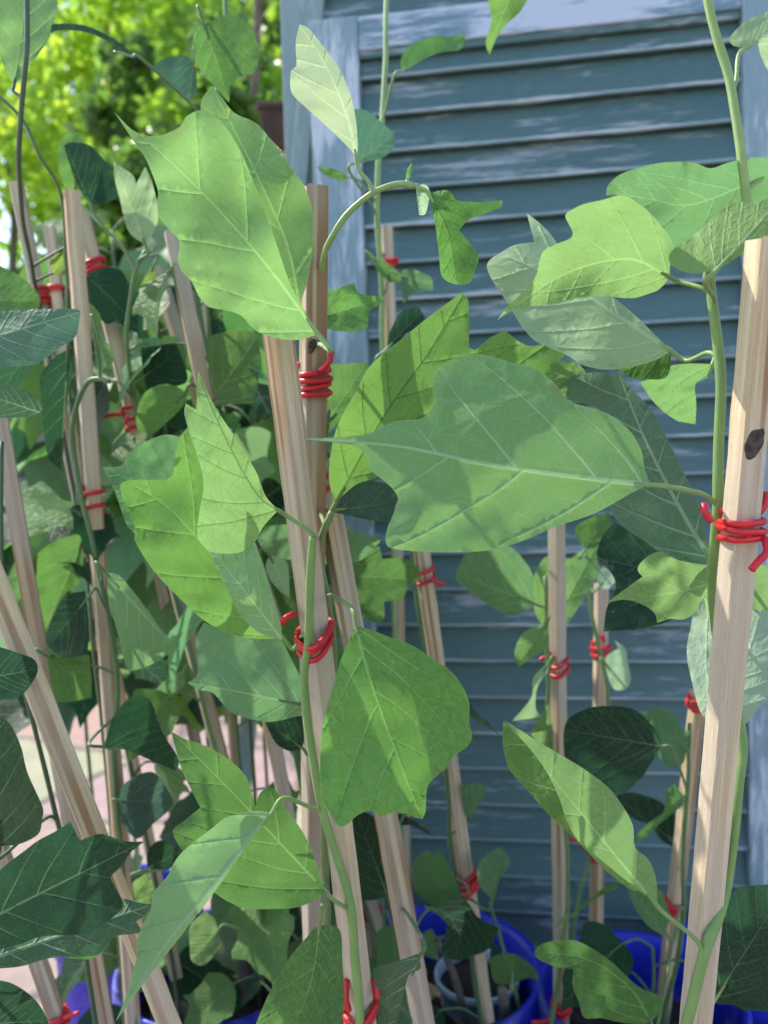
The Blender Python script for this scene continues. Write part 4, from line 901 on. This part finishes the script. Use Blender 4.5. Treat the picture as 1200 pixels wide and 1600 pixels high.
leaf('C', 'mid', 't', .70, "583,403 600,407 627,430 627,440 607,440 593,425", (585, 404), (627, 438))
leaf('C', 'cool', 't', .70, "627,423 643,420 673,433 677,453 650,457 630,473 627,450", (625, 430), (675, 445))
leaf('E', 'mid', 't', .52, "508,577 540,568 570,567 577,573 555,612 533,653 520,670 508,683", (511, 660), (572, 569), tx=.3)
leaf('A2', 'blue', 't', .475, "520,800 533,777 560,755 600,755 623,773 618,790 612,817 573,812 545,806", (522, 797), (620, 785))
leaf('E', 'cool', 't', .52, "400,840 420,822 470,820 533,827 570,834 598,843 580,860 560,877 513,882 443,873 415,863", (515, 850), (400, 842), tx=.1, ty=.7)
leaf('E', 'mid', 't', .57, "547,880 570,862 593,853 597,873 633,873 655,890 650,910 638,918 628,935 600,940 600,967 587,973 557,960 540,930 535,900", (537, 900), (650, 905))
leaf('L', 'pale', 'u', .58, "415,883 423,867 447,877 452,905 452,933 437,923 422,905", (421, 868), (450, 930))
# ---- top left
leaf('T', 'light', 't', .52, "-3,37 5,-15 45,-25 90,-15 89,20 80,42 77,60 60,85 47,103 32,122 22,133 12,118 7,107 -2,80", (22, 133), (45, -30), tx=.3, label='large translucent leaf')
leaf('N', 'dark', 't', .56, "67,43 87,37 133,40 177,60 203,80 207,90 173,67 133,50 90,48 72,57", (205, 88), (68, 48), attach=(330, 200, .6), label='leaf seen edge on')
leaf('N', 'blue', 't', .60, "235,110 253,93 290,87 305,107 307,140 297,158 277,143 260,123", (303, 92), (296, 156))
leaf('N', 'mid', 't', .55, "302,83 303,33 320,37 353,23 383,33 400,60 405,87 397,113 363,127 358,160 333,133 313,110", (318, 37), (359, 157), tx=-.2, fold=-.3)
leaf('J', 'bright', 't', .62, "92,267 90,233 100,213 117,207 130,225 125,260 117,293 103,297", (118, 292), (110, 208), attach=(212, 425, .6))
leaf('J', 'dark', 't', .60, "100,227 113,222 140,227 160,247 173,263 183,310 160,318 140,317 120,287 108,255", (141, 318), (103, 228), attach=(212, 425, .6))
leaf('J', 'pale', 't', .57, "177,253 207,273 213,287 227,260 240,293 247,343 227,383 200,360 187,310 180,283", (227, 383), (180, 256), wav=.04, label='crinkled pale young leaf')
leaf('R2', 'pale', 'u', .47, "1138,60 1160,37 1185,24 1215,12 1215,140 1190,90 1183,62 1172,72 1147,72", (1172, 72), (1230, 30), label='curled young leaf', attach=(1150, 150, .46))
leaf('L', 'mid', 't', .58, "322,527 360,517 400,523 406,573 397,630 340,633 328,577", (330, 628), (400, 530))
leaf('J', 'dark', 't', .62, "220,543 277,537 293,587 287,600 230,613 223,580", (222, 590), (285, 545))
leaf('L', 'bright', 't', .60, "213,653 227,613 260,600 290,613 287,633 253,667 223,693", (288, 615), (222, 690), attach=(345, 640, .62))
leaf('I', 'light', 't', .55, "147,510 177,550 173,577 163,573 157,543", (150, 515), (172, 576))
leaf('J', 'olive', 't', .66, "217,457 228,430 240,413 248,460 230,467", (240, 415), (222, 462))
leaf('T', 'olive', 't', .62, "78,410 90,395 108,395 103,420 85,433", (104, 396), (82, 430))
# petiole-like bud at the tip of the right plant
b0, b1, b2 = P(1112, 445, .37), P(1106, 430, .369), P(1103, 408, .368)
V, Fc = tube([b0, (b0+b1)/2, b1, (b1+b2)/2, b2], [.0022, .0028, .0026, .0014, .0003], 8)
o = mesh_obj('bud', [v-plants['R']['base'] for v in V], Fc, M_stem); o.parent = plants['R']['root']; o.color = (.22, .30, .12, 1)

# ---- fuller plants behind, each a thing with its own stem and leaves
def leaf_template(seed):
    rs = random.Random(seed)
    half = [(0, .03), (.02, .16), (.09, .29), (.22, .37), (.36, .38), (.48, .34), (.56, .38), (.66, .40), (.67, .28), (.74, .20), (.83, .17), (.86, .10), (1, 0)]
    L = [(p*rs.uniform(.97, 1.03), q*rs.uniform(.85, 1.1)) for p, q in half]; R_ = [(p*rs.uniform(.97, 1.03), -q*rs.uniform(.85, 1.1)) for p, q in half[:-1]]
    L[-1] = (1, 0)
    ring = [tuple(v) for v in resample_closed(L+R_[::-1], .06)]
    vin = [Vector(v) for v in ring]; nr = len(vin)
    for i in range(1, 16):
        for j in range(-6, 7):
            p, q = i/16, j*.06
            lim = np.interp(p, [a for a, _ in half], [b for _, b in half])
            if abs(q) < lim*.8: vin.append(Vector((p, q)))
    vo, _, f3, *_ = delaunay_2d_cdt(vin, [(i, (i+1) % nr) for i in range(nr)], [], 1, 1e-5)
    fold, droop = rs.uniform(.1, .45), rs.uniform(.15, .5)
    V = [(v.x, v.y, fold*abs(v.y)-droop*v.x*v.x+.035*noise.noise(Vector((v.x*4, v.y*4, seed*3.7)))) for v in vo]
    me = bpy.data.meshes.new('leaf'); Fc = [tuple(f) if (vo[f[1]]-vo[f[0]]).cross(vo[f[2]]-vo[f[0]]) > 0 else tuple(f)[::-1] for f in f3]
    me.from_pydata(V, [], Fc); me.materials.append(M_leaf); me.polygons.foreach_set('use_smooth', [True]*len(me.polygons))
    l = me.uv_layers.new(name='UVMap'); li = np.empty(len(me.loops), dtype=np.int32); me.loops.foreach_get('vertex_index', li)
    l.data.foreach_set('uv', np.array([(v.x, v.y) for v in vo], dtype=np.float32)[li].ravel()); me.update(); return me
TPL = [leaf_template(i) for i in range(5)]
def scatter_leaves(pl, n, t0, t1, size, tones, seed, pet_len=.05):
    rs = random.Random(seed); L = plants[pl]; pts = L['pts']; base = L['base']
    ph = rs.uniform(0, 6)
    for i in range(n):
        k = int((t0+(t1-t0)*(i+rs.uniform(-.3, .3))/max(1, n-1))*(len(pts)-1)); k = min(max(k, 0), len(pts)-2); s = pts[k]
        ph += 2.4+rs.uniform(-.5, .5)
        hd = Vector((math.cos(ph), math.sin(ph)*.8, rs.uniform(.1, .6))).normalized()
        pe = s+hd*pet_len*rs.uniform(.7, 1.2)
        if (px(pe)[2] < L.get('mind', .55)): hd.y = abs(hd.y); pe = s+hd*pet_len
        ax = Vector((hd.x, hd.y, rs.uniform(-1.1, -.1))).normalized()
        up = (Vector((rs.uniform(-.5, .5), rs.uniform(-1.0, .2), rs.uniform(.3, 1)))).normalized()
        side = up.cross(ax).normalized(); nn = ax.cross(side)
        sc = size*rs.uniform(.7, 1.2)
        o = bpy.data.objects.new('leaf', rs.choice(TPL)); C.objects.link(o); o.parent = L['root']
        m = Matrix((ax, side, nn)).transposed().to_4x4() @ Matrix.Scale(sc, 4); m.translation = pe-base; o.matrix_local = m
        tn = TONE[rs.choice(tones)]; o.color = (tn[0]*rs.uniform(.85, 1.15), tn[1]*rs.uniform(.85, 1.15), tn[2]*rs.uniform(.85, 1.15), 1)
        mi = m.inverted()
        q = [Vector(v) for v in smooth_path([mi @ (s-base), mi @ (s+(pe-s)*.5+Vector((0, 0, .006))-base), Vector((0, 0, 0)), Vector((.05, 0, 0))], 4)]
        V, Fc = tube(q, .0011/sc, 6); po = mesh_obj('petiole', V, Fc, M_stem); po.parent = o; po.color = c4(L['cols'])
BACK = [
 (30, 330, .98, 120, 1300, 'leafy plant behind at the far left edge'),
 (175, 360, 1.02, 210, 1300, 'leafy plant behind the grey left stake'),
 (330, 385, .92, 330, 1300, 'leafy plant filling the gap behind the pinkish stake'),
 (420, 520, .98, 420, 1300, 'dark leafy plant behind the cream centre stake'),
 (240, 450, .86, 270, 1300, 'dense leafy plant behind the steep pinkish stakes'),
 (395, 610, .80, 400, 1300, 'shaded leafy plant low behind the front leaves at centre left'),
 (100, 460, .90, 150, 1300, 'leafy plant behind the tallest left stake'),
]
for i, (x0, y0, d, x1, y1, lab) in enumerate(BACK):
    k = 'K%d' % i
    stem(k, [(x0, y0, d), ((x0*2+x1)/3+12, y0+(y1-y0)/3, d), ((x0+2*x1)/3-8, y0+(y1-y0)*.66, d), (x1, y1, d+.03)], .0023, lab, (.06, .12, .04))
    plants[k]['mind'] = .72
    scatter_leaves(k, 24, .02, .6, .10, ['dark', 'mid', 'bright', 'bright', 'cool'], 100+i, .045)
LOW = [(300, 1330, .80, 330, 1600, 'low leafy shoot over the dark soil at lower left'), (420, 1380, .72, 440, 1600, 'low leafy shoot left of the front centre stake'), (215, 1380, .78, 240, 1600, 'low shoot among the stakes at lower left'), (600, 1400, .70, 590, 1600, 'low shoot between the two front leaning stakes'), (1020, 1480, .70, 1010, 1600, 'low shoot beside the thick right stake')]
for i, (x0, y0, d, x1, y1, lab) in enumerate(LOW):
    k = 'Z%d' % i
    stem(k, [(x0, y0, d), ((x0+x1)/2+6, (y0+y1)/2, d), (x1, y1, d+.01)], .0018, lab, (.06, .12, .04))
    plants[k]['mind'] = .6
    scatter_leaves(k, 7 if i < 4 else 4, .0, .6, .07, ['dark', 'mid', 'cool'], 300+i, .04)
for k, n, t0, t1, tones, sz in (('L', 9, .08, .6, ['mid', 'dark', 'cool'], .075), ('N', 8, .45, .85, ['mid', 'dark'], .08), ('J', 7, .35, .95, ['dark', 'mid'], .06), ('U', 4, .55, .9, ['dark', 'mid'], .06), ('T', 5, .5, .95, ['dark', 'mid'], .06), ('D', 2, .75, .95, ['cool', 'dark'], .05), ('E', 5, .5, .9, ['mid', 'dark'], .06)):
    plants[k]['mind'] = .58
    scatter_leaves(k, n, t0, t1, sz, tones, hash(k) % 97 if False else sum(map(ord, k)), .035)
